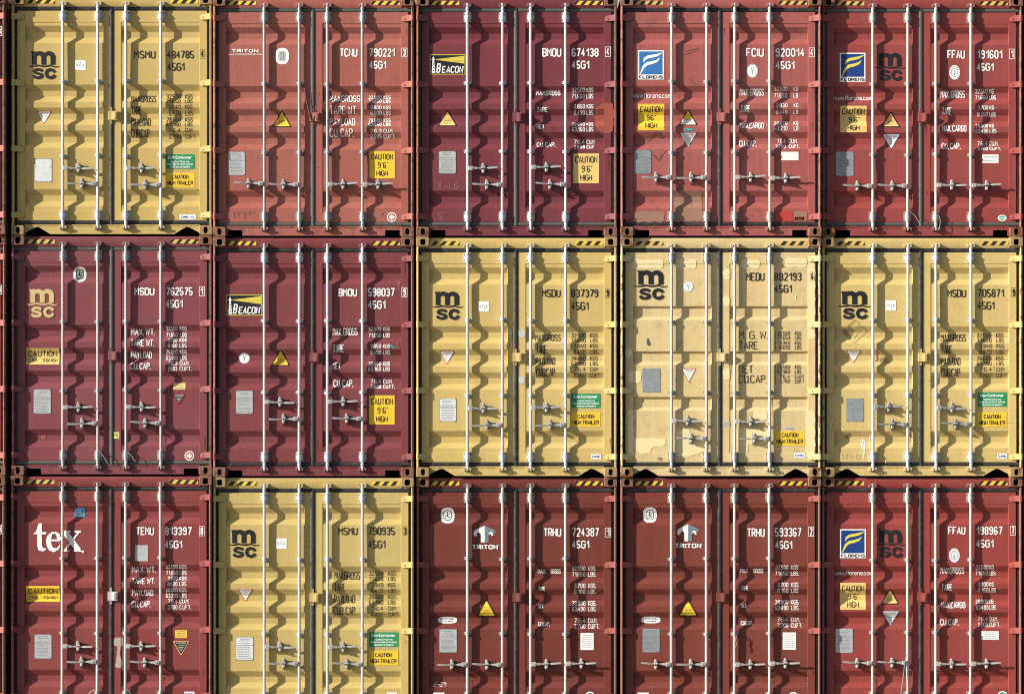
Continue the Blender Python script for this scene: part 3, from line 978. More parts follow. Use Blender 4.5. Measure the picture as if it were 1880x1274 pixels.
def patch(d, pts, mat, name='touch_up_paint', door='l'):
    d.begin(name, door)
    rnd = random.Random(int(pts[0][0]*13+pts[0][1]))
    # ragged brushed edge, corners worn round
    out = []
    m = len(pts)
    for i, p in enumerate(pts):
        q = pts[(i+1) % m]; o = pts[i-1]
        L = math.hypot(q[0]-p[0], q[1]-p[1]); Lo = math.hypot(o[0]-p[0], o[1]-p[1])
        c = min(12, L*.3, Lo*.3)
        a = (p[0]+(o[0]-p[0])*c/Lo, p[1]+(o[1]-p[1])*c/Lo); b = (p[0]+(q[0]-p[0])*c/L, p[1]+(q[1]-p[1])*c/L)
        out += [a, ((a[0]+b[0]+p[0])/3, (a[1]+b[1]+p[1])/3), b]
        n = max(2, int(L/5))
        amp = min(2.6, L*.035)
        for k in range(1, n-1):
            t = c/L + (1-2*c/L)*k/n
            wob = amp*(.75*math.sin(k*.45+p[0])+.25*math.sin(k*1.3+p[1]))
            nx, ny = -(q[1]-p[1])/L, (q[0]-p[0])/L
            out.append((p[0]+(q[0]-p[0])*t + nx*(wob+rnd.uniform(-1, 1)*amp*.35), p[1]+(q[1]-p[1])*t + ny*(wob+rnd.uniform(-1, 1)*amp*.35)))
    d.poly(out, mat)
def bx(x0, y0, x1, y1): return [(x0, y0), (x1, y0), (x1, y1), (x0, y1)]
def scratch(d, lines, mat, w=1.6, door='l', name='chalk_mark'):
    for l in lines:
        d.begin(name, door); d.stroke(l, w, mat)

# ------------------------------------------------------------------ one container
CX = {0: -174.0, 6: 2066.5, 1: 204.6, 2: 575.3, 3: 948.7, 4: 1323.7, 5: 1694.4}
TOPY = {1: -6.5, 2: 434.7, 3: 875.9}
YOFF = {(1, 6): .05, (2, 6): .035, (3, 6): .07, (1, 0): -.050, (1, 1): .015, (1, 2): 0, (1, 3): 0, (1, 4): -.020, (1, 5): .045,
        (2, 0): -.020, (2, 1): .020, (2, 2): .006, (2, 3): 0, (2, 4): -.005, (2, 5): .030,
        (3, 0): -.062, (3, 1): -.020, (3, 2): .003, (3, 3): .036, (3, 4): .030, (3, 5): .064}
ROD_X = (-.594, -.172, .168, .590)
GAL = paint('galvanised steel', (.56, .56, .565), rust=.05, fade=.15, dirt=.3, rough=.45, metal=.15, bump=.15)
GALW = paint('pale painted bar', (.52, .49, .455), rust=.1, fade=.1, dirt=.45, rough=.5, bump=.15)
GALH = paint('worn handle steel', (.40, .405, .415), rust=.1, fade=.3, dirt=.5, rough=.4, metal=.35, bump=.25)
GALB = paint('zinc bracket steel', (.58, .60, .63), rust=.08, fade=.25, dirt=.45, rough=.42, metal=.25, bump=.25)
PALH = paint('pale worn handle', (.38, .375, .36), rust=.12, fade=.3, dirt=.5, rough=.45, metal=.1, bump=.25)
HANDK = paint('dull handle steel', (.34, .345, .36), rust=.2, fade=.3, dirt=.6, rough=.45, metal=.4, bump=.3)
GALG = paint('weathered steel bar', (.40, .39, .385), rust=.15, fade=.2, dirt=.45, rough=.45, metal=.3, bump=.2)
BOLT_SLOT = paint('dark bolt and slot shade', (.12, .12, .125), rust=.3, fade=.1, dirt=.4, rough=.5, metal=.4)  # real bolts, and the shade painted onto the handle catch plate

def container(row, colm, rgb, label, kind='std', pocket='rect', rods='gal', handles=('A', 2.065, 2.262), guides=(1.03, 1.89),
              gask='black', rust=.12, frust=.45, seed=0, haz='yel', fade=.3, dirt=.3, ret=None, hinge_rgb=None):
    ct = {}
    if rgb[1] < rgb[0]*.45: rust += .08; frust += .12; dirt += .15; fade += .15
    dz = 3.0/PPM if colm in (0, 1) else 0.0
    loc = ((CX[colm]-940)/PPM, YOFF[row, colm], CAMZ - (TOPY[row]-637)/PPM - H + dz)
    root = bpy.data.objects.new('shipping_container', None); COL.objects.link(root)
    root.empty_display_size = .3
    root.location = loc
    root['label'] = label; root['category'] = 'shipping container'; root['group'] = 'stacked shipping containers'
    ct['loc'] = loc; ct['root'] = root; ct['red'] = rgb[1] < rgb[0]*.45
    nm = 'r%dc%d ' % (row, colm)
    P = paint('paint ' + nm, rgb, rust=rust, fade=fade, dirt=dirt, seed=seed, bump=.18)
    lum = sum(rgb)/3
    red = rgb[1] < rgb[0]*.45
    br = (.27, .125, .08)
    k = .55 if red else .12
    prgb = tuple(c*.9*(1-k)+b*k for c, b in zip(rgb, br))
    PP = paint('post paint ' + nm, prgb, rust=frust, fade=.5, dirt=.5, seed=seed+1, rough=.6, bump=.4)
    PF = paint('fitting paint ' + nm, tuple(c*.5+b*.5 for c, b in zip(prgb, (.20, .11, .07))), rust=frust*1.15, fade=.4, dirt=.7, seed=seed+2, rough=.7, bump=.6)
    PS = paint('sill paint ' + nm, rgb, rust=min(1, rust*1.6+.12), fade=fade+.2, dirt=min(1, dirt*1.6+.15), seed=seed+3, rough=.55, bump=.3)
    PH = paint('hinge paint ' + nm, hinge_rgb or rgb, rust=rust+.1, fade=.4, dirt=.4, seed=seed+4, rough=.5, bump=.2)
    RM = {'gal': GAL, 'pale': GALW, 'grey': GALG}[rods]
    PLT = paint('latch paint ' + nm, tuple(c*.8 for c in rgb), rust=rust+.15, fade=.3, dirt=.7, seed=seed+7, rough=.55, bump=.3)
    PK = paint('keeper paint ' + nm, tuple(c*.8+.05 for c in rgb), rust=.5, fade=.6, dirt=.5, seed=seed+6, rough=.6, bump=.4)
    HM = {'gal': GALH, 'pale': PALH, 'grey': GALH}[rods]
    if seed*10 % 3 < 1 and rods != 'pale': HM = HANDK
    BM = {'gal': GALB, 'pale': PALH, 'grey': GALH}[rods]
    GK = GASK if gask == 'black' else GASKD
    put('body', cached('body', body), [P], root)
    for s in (-1, 1):
        put('corner_post', post(s), [PP], root)
        for top in (0, 1): put('corner_fitting', fitting(s, top), [PF, HOLE_SHADE], root)
    hd = put('door_header', cached('door_header', header), [P], root)
    sl = put('door_sill', cached('door_sill_' + pocket, lambda: sill(pocket)), [PS], root)
    # hazard stripes on the header
    yel = rgb[1] > rgb[0]*.45
    for s in (-1, 1):
        def st():
            mb = MB(); y = Y_HD-.0025
            x0, x1 = (-1.052, -.694) if s < 0 else (.700, 1.040)
            za, zb = H-.101, H-.052; sh = .042; per, wd = (.105, .056) if yel else (.0965, .050)
            x = (-1.036 if s < 0 else .716) - 2*per
            while x < x1+.1:
                for mi, a, b in ((1 if yel else 0, x, x+wd), (0 if yel else 1, x+wd, x+per)):
                    q = [(a, za), (b, za), (b+sh, zb), (a+sh, zb)]
                    q = clip(q, 0, x0, 1); q = clip(q, 0, x1, -1) if q else q
                    if q and len(q) > 2: mb.add([(u, y, v) for u, v in q], [tuple(range(len(q)))], mi)
                x += per
            return mb
        put('hazard_stripe', cached('hazard%d%d' % (s, yel), st), [HAZ if haz == 'worn' else BRYH, BLACK], hd)
    # locking gear
    surf = surf_fn(kind, row*10+colm)
    ct['surf'] = surf
    for side in 'lr':
        dm = put('door', door_mesh(side, kind, row*10+colm), [P], root)
        ct[side] = dm
        put('gasket', gasket(side), [GK], dm)
        e = -1 if side == 'l' else 1
        for t in (.259, 1.056, 1.853, 2.650): put('hinge', hinge(e), [PH], dm, (0, 0, H-t))
        for k in ((0, 1) if side == 'l' else (2, 3)):
            x = ROD_X[k]
            rnd = random.Random(seed*31+k)
            rd = put('locking_rod', cached('locking_rod', rod), [RM], dm, (x, 0, 0))
            lean = rnd.uniform(-.0016, .0016); rd.rotation_euler = (0, lean, 0); rd.location = (x-lean*H/2, 0, 0)
            for tt in (.251, 2.653): put('rod_bracket', cached('rod_bracket', bracket), [BM, BOLT_SLOT], dm, (x, 0, H-tt))
            for tt in guides:
                put('rod_guide', guide(.082), [BM, BOLT_SLOT], dm, (x+lean*(H/2-tt), 0, H-tt-rnd.uniform(-.007, .007)))
            put('rod_cam', cached('rod_cam', cam), [BM], dm, (x, 0, H-.118))
            o = put('rod_cam', cached('rod_cam', cam), [BM], dm, (x, 0, .110)); o.rotation_euler = (0, math.pi, 0)
            put('cam_keeper', cached('cam_keeper', keeper), [PK], hd, (x, 0, H-.108))
            o = put('cam_keeper', cached('cam_keeper', keeper), [PK], sl, (x, 0, .098)); o.rotation_euler = (0, math.pi, 0)
            if handles[0] == 'A':
                dr = 1 if k in (0, 2) else -1
                th = handles[1] if k in (0, 2) else handles[2]
            else:
                dr = -1 if k < 2 else 1
                th = handles[1]
            th += rnd.uniform(-.008, .008)
            h = put('handle', handle(dr), [HM], dm, (x, 0, H-th))
            h.rotation_euler = (0, rnd.uniform(-.045, .045), 0)
            put('handle_catch', cached('handle_catch', catch), [HM, BOLT_SLOT], dm, (x+dr*.190, 0, H-th))
        if side == 'r':
            put('door_latch', cached('door_latch', retainer), [ret or PLT], dm)
    return ct
BRYH = plain('clean hazard yellow', (.78, .52, .05), wear=.2)

S1, S3 = 2.83, 3.0325
OX = [0, 380, 750, 1125, 1480]
def decals(ct, row, colm, kind='std'):
    return Decals(ct, kind, OX[colm-1], {1: 0, 2: 430, 3: 854}[row], S3 if row == 3 else S1)

def yellow_marks(d, lab, nums_y, xn, xu, sc=1.0, mat=BLACK):
    uw = 13.2*sc
    names = ('32.500 KGS', '71.650 LBS', '3.840 KGS', '8.470 LBS', '28.660 KGS', '63.180 LBS', '76.4 CUM', '2.700 CUFT')
    rows = [(*n.split(), a, b) for n, (a, b) in zip(names, nums_y)]
    weights(d, lab, rows, xn[0], xn[1], xu, mat, nw=2.7, lw=3.8, uw=uw)
YR1 = [(490, 514), (518, 537), (545, 567), (575, 601), (610, 633), (638, 658), (666, 688), (698, 720)]
def shift(rs, k): return [(a+k, b+k) for a, b in rs]

YELC = (.52, .388, .132)
# ---- row one ----
c = container(1, 1, (.475, .348, .112), 'yellow container in the top left corner with a green sticker and four bright rods', pocket='tri', handles=('A', 2.089, 2.282), guides=(1.035, 1.935), seed=1.1, rust=.05, frust=.16, dirt=.15)
d = decals(c, 1, 1)
serial(d, [('MSMU', 695, 265, 808, 306), ('484785', 868, 265, 1007, 306), ('45G1', 870, 328, 958, 370)], ('4', 1039, 257, 1063, 306), BLACK)
yellow_marks(d, [('MAXGROSS', 680, 498, 810, 533), ('TARE', 680, 553, 735, 597), ('PAYLOAD', 680, 615, 782, 655), ('CUB.CAP.', 680, 672, 780, 716)], YR1, (863, 937), 960)
msc(d, 145, 268, 308, 412, NAVY); rina(d, 391, 315, 445, 366); tri(d, 186, 578, 266, 648, 'dn red')
plate(d, 181, 825, 270, 946, PLATEL, rows=0); eco(d, 860, 803, 1011, 878); caution_tr(d, 860, 898, 1011, 973); cimc(d, 933, 1115, 1017, 1142, True)
d.finish()

c = container(1, 2, (.33, .095, .070), 'faded salmon pink container with a dark strap at its middle latch', handles=('B', 2.262), guides=(1.053, 1.877), gask='dusty', rods='grey', rust=.16, frust=.6, seed=2.3, fade=.45, dirt=.35)
d = decals(c, 1, 2)
serial(d, [('TCNU', 690, 253, 782, 297), ('790221', 842, 253, 977, 297), ('45G1', 843, 318, 932, 360)], ('3', 1011, 251, 1041, 299), OFFW, 2)
rows = [(*n.split(), a, b) for n, a, b in (('32.500 KGS', 497, 516), ('71.650 LBS', 519, 536), ('3.900 KGS', 550, 570), ('8.600 LBS', 577, 599), ('28.600 KGS', 616, 637), ('63.050 LBS', 640, 656), ('76.3 CU.M.', 671, 692), ('2.695 CU.FT.', 698, 720))]
weights(d, [('MAXGROSS', 637, 496, 796, 531), ('TARE WT.', 637, 552, 780, 595), ('PAYLOAD', 637, 615, 770, 653), ('CU. CAP.', 637, 670, 762, 713)], rows, 838, 907, 917, OFFW, uw=12.6)
d.begin('company_logo', 'l'); d.text('TRITON', 129, 257, 267, 275, OFFW, w=4.6, serif=True)
d.text('www.tritoncontainer.com', 110, 279, 285, 288, OFFW, w=1.7)
oval(d, 356, 251, 426, 336, 'pale'); tri(d, 337, 572, 440, 662, 'up'); plate(d, 110, 789, 199, 912, seed=2); caution96(d, 844, 786, 976, 928, YEL, 'r')
oval(d, 935, 1104, 985, 1154, 'cross', 'r')
scratch(d, [[(484, 838), (492, 850), (486, 862), (478, 890), (472, 900)], [(494, 848), (488, 868), (496, 880)]], CHALK, 2)
scratch(d, [[(860, 1115), (872, 1105), (884, 1112)], [(895, 1110), (905, 1128), (915, 1118)], [(842, 1140), (852, 1122), (858, 1140)], [(868, 1182), (886, 1200), (905, 1186)]], CHALK, 2, 'r')
scratch(d, [[(138, 1102), (250, 1106)], [(140, 1102), (144, 1135)], [(165, 1104), (163, 1128)], [(195, 1105), (197, 1140)], [(222, 1105), (220, 1120)]], SMUDR, 3, name='scuff_mark')
d.finish()

c = container(1, 3, (.158, .029, .039), 'dark maroon container with chalk digits under its data plate, top row centre', handles=('A', 2.065, 2.262), guides=(1.044, 1.87), gask='dusty', rust=.08, frust=.6, seed=3.7, fade=.25, hinge_rgb=(.21, .055, .058))
d = decals(c, 1, 3)
serial(d, [('BMOU', 695, 252, 794, 297), ('674138', 847, 252, 988, 297), ('45G1', 848, 317, 940, 360)], ('4', 1021, 245, 1051, 297), OFFW, 2)
rows = [(*n.split(), a, b) for n, a, b in (('32.500 KGS', 457, 480), ('71.650 LBS', 488, 512), ('3.850 KGS', 543, 566), ('8.490 LBS', 574, 599), ('28.650 KGS', 638, 655), ('63.160 LBS', 662, 685), ('76.4 CU.M', 727, 749), ('2.698 CU.F', 755, 773))]
weights(d, [('MAX.GROSS', 664, 472, 790, 497), ('TARE', 666, 558, 724, 584), ('NET', 666, 647, 707, 671), ('CU. CAP.', 666, 740, 762, 764)], rows, 848, 917, 925, OFFW, lw=4, uw=12)
beacon(d, 111, 285, 295, 389); tri(d, 150, 572, 254, 657, 'up pale'); plate(d, 157, 786, 247, 903, seed=5, rows=8); caution96(d, 856, 798, 990, 953, YELP, 'r')
scratch(d, [[(163, 948), (155, 955), (163, 965), (170, 975), (162, 985), (154, 978), (170, 955), (163, 948)], [(184, 972), (202, 972)], [(215, 950), (213, 982)], [(258, 948), (238, 962), (236, 978), (250, 984), (262, 974), (248, 964), (238, 970)]], CHALK, 2.2)
scratch(d, [[(178, 1105), (150, 1115), (172, 1128), (152, 1142), (178, 1142)]], CHALK, 1.8)
patch(d, [(968, 560), (1018, 535), (1062, 535), (1068, 600), (1060, 690), (1000, 700), (968, 650)], OPATCH, door='r')
d.finish()

c = container(1, 4, (.33, .084, .075), 'light red container with brown paint patches low on its doors', handles=('B', 2.186), guides=(1.023, 1.884), rods='pale', rust=.1, frust=.6, seed=4.9, fade=.35, dirt=.45, haz='worn')
d = decals(c, 1, 4)
patch(d, bx(322, 992, 464, 1150), BPATCH); patch(d, bx(108, 1098, 268, 1154), BPATCH); patch(d, bx(940, 1098, 1010, 1150), BPATCH, door='r'); patch(d, bx(842, 1098, 936, 1152), RPATCH, door='r')
serial(d, [('FCIU', 692, 252, 785, 297), ('920014', 845, 252, 997, 297), ('45G1', 846, 320, 945, 362)], ('4', 1019, 250, 1049, 299), OFFW, 2)
rows = [(*n.split(), a, b) for n, a, b in (('32.500 KG', 452, 474), ('71.650 LB', 484, 508), ('3.830 KG', 539, 560), ('8.440 LB', 572, 594), ('28.670 KG', 632, 650), ('63.210 LB', 656, 680))]
weights(d, [('MAX. GROSS', 660, 462, 788, 498), ('TARE', 664, 548, 715, 585), ('MAX.CARGO', 660, 638, 786, 670), ('CU. CAP.', 658, 730, 747, 763)], rows, 838, 908, 940, OFFW, lw=4.4, uw=12.4)
d.begin('weight_value', 'r'); d.text('76.4', 855, 722, 900, 745, OFFW, w=3.2); d.begin('weight_unit', 'r'); d.text('CU.M.', 915, 722, 960, 745, OFFW, w=3.2); d.begin('weight_value', 'r'); d.text('2.700', 846, 752, 900, 770, OFFW, w=3.2); d.begin('weight_unit', 'r'); d.text('CU.FT.', 915, 752, 970, 770, OFFW, w=3.2)
florens(d, 131, 263, 265, 415, SKYB, WHITE); words_url(d, 'www.florens.com', 105, 484, 300, 510)
caution96(d, 132, 541, 268, 678, YEL, 'l', '96"'); tri(d, 340, 567, 443, 653, 'up half')
d.begin('green_sticker', 'l'); d.rect(371, 668, 415, 680, TEAL)
tri(d, 347, 690, 438, 766, 'dn blue'); plate(d, 112, 781, 200, 904, PLATED, seed=6); oval(d, 697, 334, 754, 406, 'anchor', 'r')
small_label(d, 875, 790, 965, 834, WHITE, 0); small_label(d, 945, 1128, 995, 1144, WHITE, 1, ink=REDP)
patch(d, [(170, 720), (232, 678), (268, 716), (250, 724), (232, 696), (186, 735)], SMUDR, 'scuff_mark'); patch(d, [(182, 775), (236, 826), (286, 770), (240, 838), (228, 834)], SMUDR, 'scuff_mark')
scratch(d, [[(388, 405), (420, 428), (448, 450)], [(350, 260), (380, 268), (450, 250)], [(360, 290), (440, 262)], [(72, 1010), (86, 1020), (76, 1032)]], SMUDR, 4, name='scuff_mark')
d.finish()

c = container(1, 5, (.27, .047, .043), 'brick red container with pale rods and two company logos, top right corner', handles=('B', 2.28), guides=(1.046, 1.902), rods='pale', gask='dusty', rust=.06, frust=.62, seed=6.1, fade=.25, haz='worn')
d = decals(c, 1, 5)
serial(d, [('FFAU', 733, 262, 825, 307), ('191601', 887, 262, 1020, 307), ('45G1', 886, 330, 975, 371)], ('1', 1055, 256, 1085, 309), OFFW, 2)
N5 = ('32.500 KG', '71.650 LBS', '3.700 KG', '8.160 LBS', '28.800 KG', '63.490 LBS', '76.4 CU.M.', '2.700 CU.FT.')
rows = [(*n.split(), a, b) for n, (a, b) in zip(N5, [(463, 487), (496, 518), (550, 572), (584, 606), (645, 665), (671, 694), (735, 758), (766, 782)])]
weights(d, [('MAX. GROSS', 700, 472, 828, 510), ('TARE', 706, 560, 757, 598), ('MAX. CARGO', 706, 652, 833, 686), ('CU. CAP.', 705, 743, 802, 776)], rows, 880, 946, 953, OFFW, lw=4.4, uw=12)
florens(d, 175, 276, 308, 427, BLUE, BRY); msc(d, 357, 277, 515, 420, NAVY); words_url(d, 'www.florens.com', 148, 497, 340, 522)
caution96(d, 178, 551, 315, 689, YELP, 'l'); tri(d, 391, 578, 491, 662, 'up pale'); tri(d, 397, 698, 490, 775, 'dn blue')
plate(d, 155, 789, 247, 916, PLATED, seed=8); oval(d, 743, 340, 800, 415, 'ring', 'r'); small_label(d, 914, 804, 1000, 848, WHITE, 2, ink=PLATE); oval(d, 995, 1117, 1041, 1150, 'teal', 'r')
scratch(d, [[(622, 545), (632, 560), (624, 572)], [(442, 810), (448, 832)]], CHALK, 2)
d.finish()

# ---- row two ----
c = container(2, 1, (.195, .045, .056), 'maroon container with a cream company mark and a lime sticker by its seam', handles=('A', 2.068, 2.261), guides=(1.043, 1.871), rods='grey', gask='dusty', rust=.08, frust=.6, seed=7.3, fade=.3, haz='worn', hinge_rgb=(.23, .062, .062))
d = decals(c, 2, 1)
serial(d, [('MSDU', 698, 278, 803, 318), ('762575', 862, 276, 1002, 319), ('45G1', 861, 341, 950, 383)], ('1', 1034, 272, 1064, 322), OFFW, 2)
NR = ('32.500 KGS', '71.650 LBS', '3.700 KGS', '8.160 LBS', '28.800 KGS', '63.490 LBS', '76.3 CU.M.', '2.693 CU.FT.')
rows = [(*n.split(), a, b) for n, (a, b) in zip(NR, [(478, 501), (512, 534), (541, 560), (569, 590), (600, 622), (631, 654), (660, 681), (688, 710)])]
weights(d, [('MAX. WT.', 678, 490, 802, 525), ('TARE WT.', 678, 547, 800, 582), ('PAYLOAD', 678, 611, 788, 645), ('CU. CAP.', 678, 668, 782, 702)], rows, 862, 921, 933, OFFW, uw=12.4)
oval(d, 379, 170, 447, 248, 'bv'); msc(d, 137, 285, 301, 433, CREAM); caution_w(d, 133, 591, 307, 676, True); plate(d, 174, 805, 265, 933, seed=9)
small_label(d, 900, 773, 963, 807, YELP, 3); tri(d, 893, 829, 968, 893, 'dn black', 'r'); oval(d, 959, 1125, 1009, 1175, 'cross', 'r')
d.begin('lime_sticker', 'r'); d.rect(584, 1028, 620, 1061, LIME); d.text('FS', 590, 1036, 614, 1053, BLACK, w=3)
patch(d, [(205, 1050), (236, 1035), (240, 1060), (214, 1072)], OPATCH)
d.finish()

c = container(2, 2, (.18, .037, .043), 'maroon container with a lighthouse logo and green scrape at its right edge, middle row', handles=('A', 1.99, 2.19), guides=(1.016, 1.881), rust=.1, frust=.55, seed=8.9, fade=.3, dirt=.4)
d = decals(c, 2, 2)
serial(d, [('BMOU', 682, 283, 780, 324), ('598037', 836, 280, 975, 324), ('45G1', 837, 345, 928, 388)], ('9', 1011, 277, 1041, 327), OFFW, 2)
N2 = ('32.500 KGS', '71.650 LBS', '3.850 KGS', '8.490 LBS', '28.650 KGS', '63.160 LBS', '76.4 CU.M.', '2.698 CU.FT.')
rows = [(*n.split(), a, b) for n, (a, b) in zip(N2, [(482, 503), (514, 536), (571, 592), (602, 626), (663, 684), (690, 711), (754, 776), (783, 801)])]
weights(d, [('MAX. GROSS', 652, 487, 782, 526), ('TARE', 653, 574, 713, 615), ('NET', 653, 666, 695, 702), ('CU. CAP.', 656, 757, 758, 794)], rows, 838, 905, 915, OFFW, uw=12)
beacon(d, 102, 315, 286, 422); oval(d, 166, 617, 221, 671, 'anchor'); tri(d, 330, 595, 432, 684, 'up'); plate(d, 150, 812, 239, 933, seed=11); caution96(d, 842, 837, 975, 988, YEL, 'r')
d.begin('green_scrape', 'r'); d.poly([(943, 572), (955, 572), (975, 588), (974, 595), (962, 590)], TEAL)
patch(d, [(985, 250), (1003, 235), (1004, 300), (985, 285)], SMUDR, 'scuff_mark', 'r'); patch(d, [(972, 572), (1000, 558), (1002, 600), (985, 592)], SMUDR, 'scuff_mark', 'r')
d.finish()

c = container(2, 3, YELC, 'clean yellow container with silver tape across its centre seam, middle of the stack', pocket='tri', handles=('A', 2.064, 2.266), guides=(1.001, 1.909), seed=9.7, rust=.06, frust=.33, dirt=.2)
d = decals(c, 2, 3)
serial(d, [('MSDU', 692, 287, 790, 328), ('837379', 845, 287, 985, 328), ('45G1', 845, 352, 935, 395)], ('9', 1022, 282, 1046, 331), BLACK)
yellow_marks(d, [('MAXGROSS', 658, 520, 790, 555), ('TARE', 662, 576, 718, 620), ('PAYLOAD', 660, 640, 762, 678), ('CUB.CAP.', 663, 696, 763, 740)], shift(YR1, 24), (845, 920), 943)
msc(d, 120, 298, 283, 444, NAVY); rina(d, 364, 349, 417, 402); tri(d, 160, 607, 239, 677, 'dn red'); plate(d, 160, 853, 249, 973, PLATEL, rows=10, seed=3)
eco(d, 845, 828, 997, 902); caution_tr(d, 846, 924, 997, 999); cimc(d, 948, 1142, 1001, 1168)
patch(d, bx(516, 496, 536, 537), TAPE, 'tape'); patch(d, bx(572, 496, 606, 537), TAPE, 'tape', 'r'); patch(d, bx(516, 740, 535, 780), TAPE, 'tape'); patch(d, bx(572, 738, 604, 778), TAPE, 'tape', 'r')
d.finish()

c = container(2, 4, (.59, .455, .215), 'patchy cream yellow container with flat stepped doors and touched-up paint', kind='step', pocket='tri', handles=('A', 2.22, 2.424), guides=(1.03, 1.872), seed=11.3, rust=.14, frust=.8, dirt=.4, fade=.35, haz='worn', rods='pale')
d = decals(c, 2, 4, 'step')
CP = [(bx(104, 131, 262, 178), 'l'), (bx(322, 130, 434, 180), 'l'), (bx(668, 131, 764, 178), 'r'), (bx(896, 122, 1008, 172), 'r'),
      (bx(573, 178, 614, 236), 'r'), (bx(573, 322, 606, 374), 'r'), (bx(66, 592, 100, 640), 'l'), (bx(80, 710, 148, 772), 'l'), (bx(573, 698, 610, 756), 'r'),
      (bx(1014, 150, 1050, 545), 'r'), (bx(728, 918, 800, 966), 'r'), ([(634, 1012), (690, 1004), (812, 1016), (812, 1084), (700, 1092), (704, 1140), (634, 1136)], 'r'),
      (bx(1000, 912, 1050, 1156), 'r'), ([(78, 912), (108, 911), (112, 1062), (150, 1056), (276, 1060), (274, 1098), (200, 1108), (196, 1138), (112, 1134), (108, 1165), (78, 1165)], 'l'),
      ([(322, 1016), (400, 1010), (406, 1060), (496, 1064), (496, 1120), (380, 1160), (322, 1150)], 'l')]
for p, s in CP: patch(d, p, CPATCH, door=s)
serial(d, [('MEDU', 692, 200, 788, 243), ('882193', 838, 200, 980, 243), ('45G1', 840, 263, 930, 305)], ('6', 1024, 195, 1048, 243), BLACK)
rows = [(*n.split(), a, b) for n, a, b in (('32.500 KGS', 505, 525), ('71.650 LBS', 528, 549), ('3.940 KGS', 555, 574), ('8.690 LBS', 576, 598), ('28.560 KGS', 679, 700), ('62.960 LBS', 704, 724), ('76.4 CU.MT', 730, 749), ('2.700 CU.FT', 752, 773))]
weights(d, [('M. G. W.', 655, 503, 803, 545), ('TARE', 655, 557, 753, 598), ('NET', 653, 680, 728, 722), ('CU.CAP.', 653, 732, 797, 773)], rows, 855, 920, 945, BLACK, nw=2.5, lw=4.2, uw=11)
for a, b in ((505, 525), (528, 549), (555, 574), (576, 598), (679, 700), (704, 724), (730, 749), (752, 773)): d.begin('weight_value', 'r'); d.rect(845, a, 847, b, BLACK)
msc(d, 110, 188, 286, 340, NAVY); oval(d, 365, 245, 419, 299, 'anchor'); plate(d, 155, 698, 247, 820, PLATED, rows=0); tri(d, 357, 698, 434, 772, 'dn red')
small_label(d, 898, 1000, 940, 1020, TAPE, 1); caution_tr(d, 844, 1020, 997, 1098); cimc(d, 942, 1136, 997, 1162); small_label(d, 572, 972, 607, 996, TAPE, 2)
patch(d, [(176, 548), (184, 538), (192, 560), (198, 572), (188, 582), (178, 574)], TXT, 'dark_stain'); patch(d, bx(234, 1158, 256, 1174), SMUDGE, 'dark_stain')
scratch(d, [[(944, 330), (952, 316), (948, 340)], [(576, 672), (602, 672)]], WHITE, 6, 'r', 'paint_scrape')
d.finish()

c = container(2, 5, (.55, .415, .152), 'yellow container with white drips and a dark diamond stain on its left door, middle row', pocket='tri', handles=('A', 2.06, 2.264), guides=(1.0, 1.905), seed=12.9, rust=.07, frust=.62, dirt=.25, haz='worn')
d = decals(c, 2, 5)
serial(d, [('MSDU', 733, 287, 830, 328), ('705871', 890, 285, 1027, 328), ('45G1', 890, 350, 978, 392)], ('9', 1066, 279, 1089, 328), BLACK)
yellow_marks(d, [('MAXGROSS', 700, 520, 832, 558), ('TARE', 704, 577, 758, 621), ('PAYLOAD', 701, 641, 803, 680), ('CUB.CAP.', 703, 697, 802, 741)], shift(YR1, 24), (888, 964), 988)
patch(d, [(192, 508), (222, 478), (252, 500), (228, 528), (200, 526)], SMUDGE, 'dark_stain'); patch(d, [(208, 1035), (232, 1030), (226, 1060), (206, 1062)], SMUDGE, 'dark_stain')
scratch(d, [[(186, 505), (252, 444), (318, 505), (250, 566), (186, 505)], [(210, 490), (256, 452)], [(228, 540), (276, 470)], [(250, 545), (290, 480)]], SMUDGE, 2.2, name='dark_stain')
msc(d, 165, 296, 338, 440, NAVY); rina(d, 413, 344, 467, 397); tri(d, 209, 603, 287, 670, 'dn red'); plate(d, 210, 853, 299, 973, PLATED, rows=0)
d.begin('red_marking', 'l'); d.stroke([(362, 606), (372, 612), (368, 628), (374, 640), (370, 656), (360, 660)], 6, OPATCH)
d.poly([(378, 658), (402, 636), (408, 646), (436, 640), (418, 656), (436, 672), (408, 664), (396, 672)], SMUDGE)
eco(d, 891, 821, 1042, 895); caution_tr(d, 891, 925, 1042, 1001); cimc(d, 992, 1139, 1045, 1166)
scratch(d, [[(284, 1078), (292, 1068), (306, 1076), (302, 1110), (304, 1140)], [(290, 1080), (290, 1125)], [(296, 1070), (297, 1165)], [(336, 1040), (330, 1080), (332, 1110)], [(345, 1030), (340, 1060)], [(412, 1170), (414, 1240)]], WHITE, 4, name='white_drip')
scratch(d, [[(186, 1140), (196, 1165)], [(205, 1170), (215, 1140)], [(228, 1150), (246, 1165)], [(262, 1140), (262, 1170)], [(284, 1145), (276, 1168)]], SMUDGE, 1.8)
d.finish()

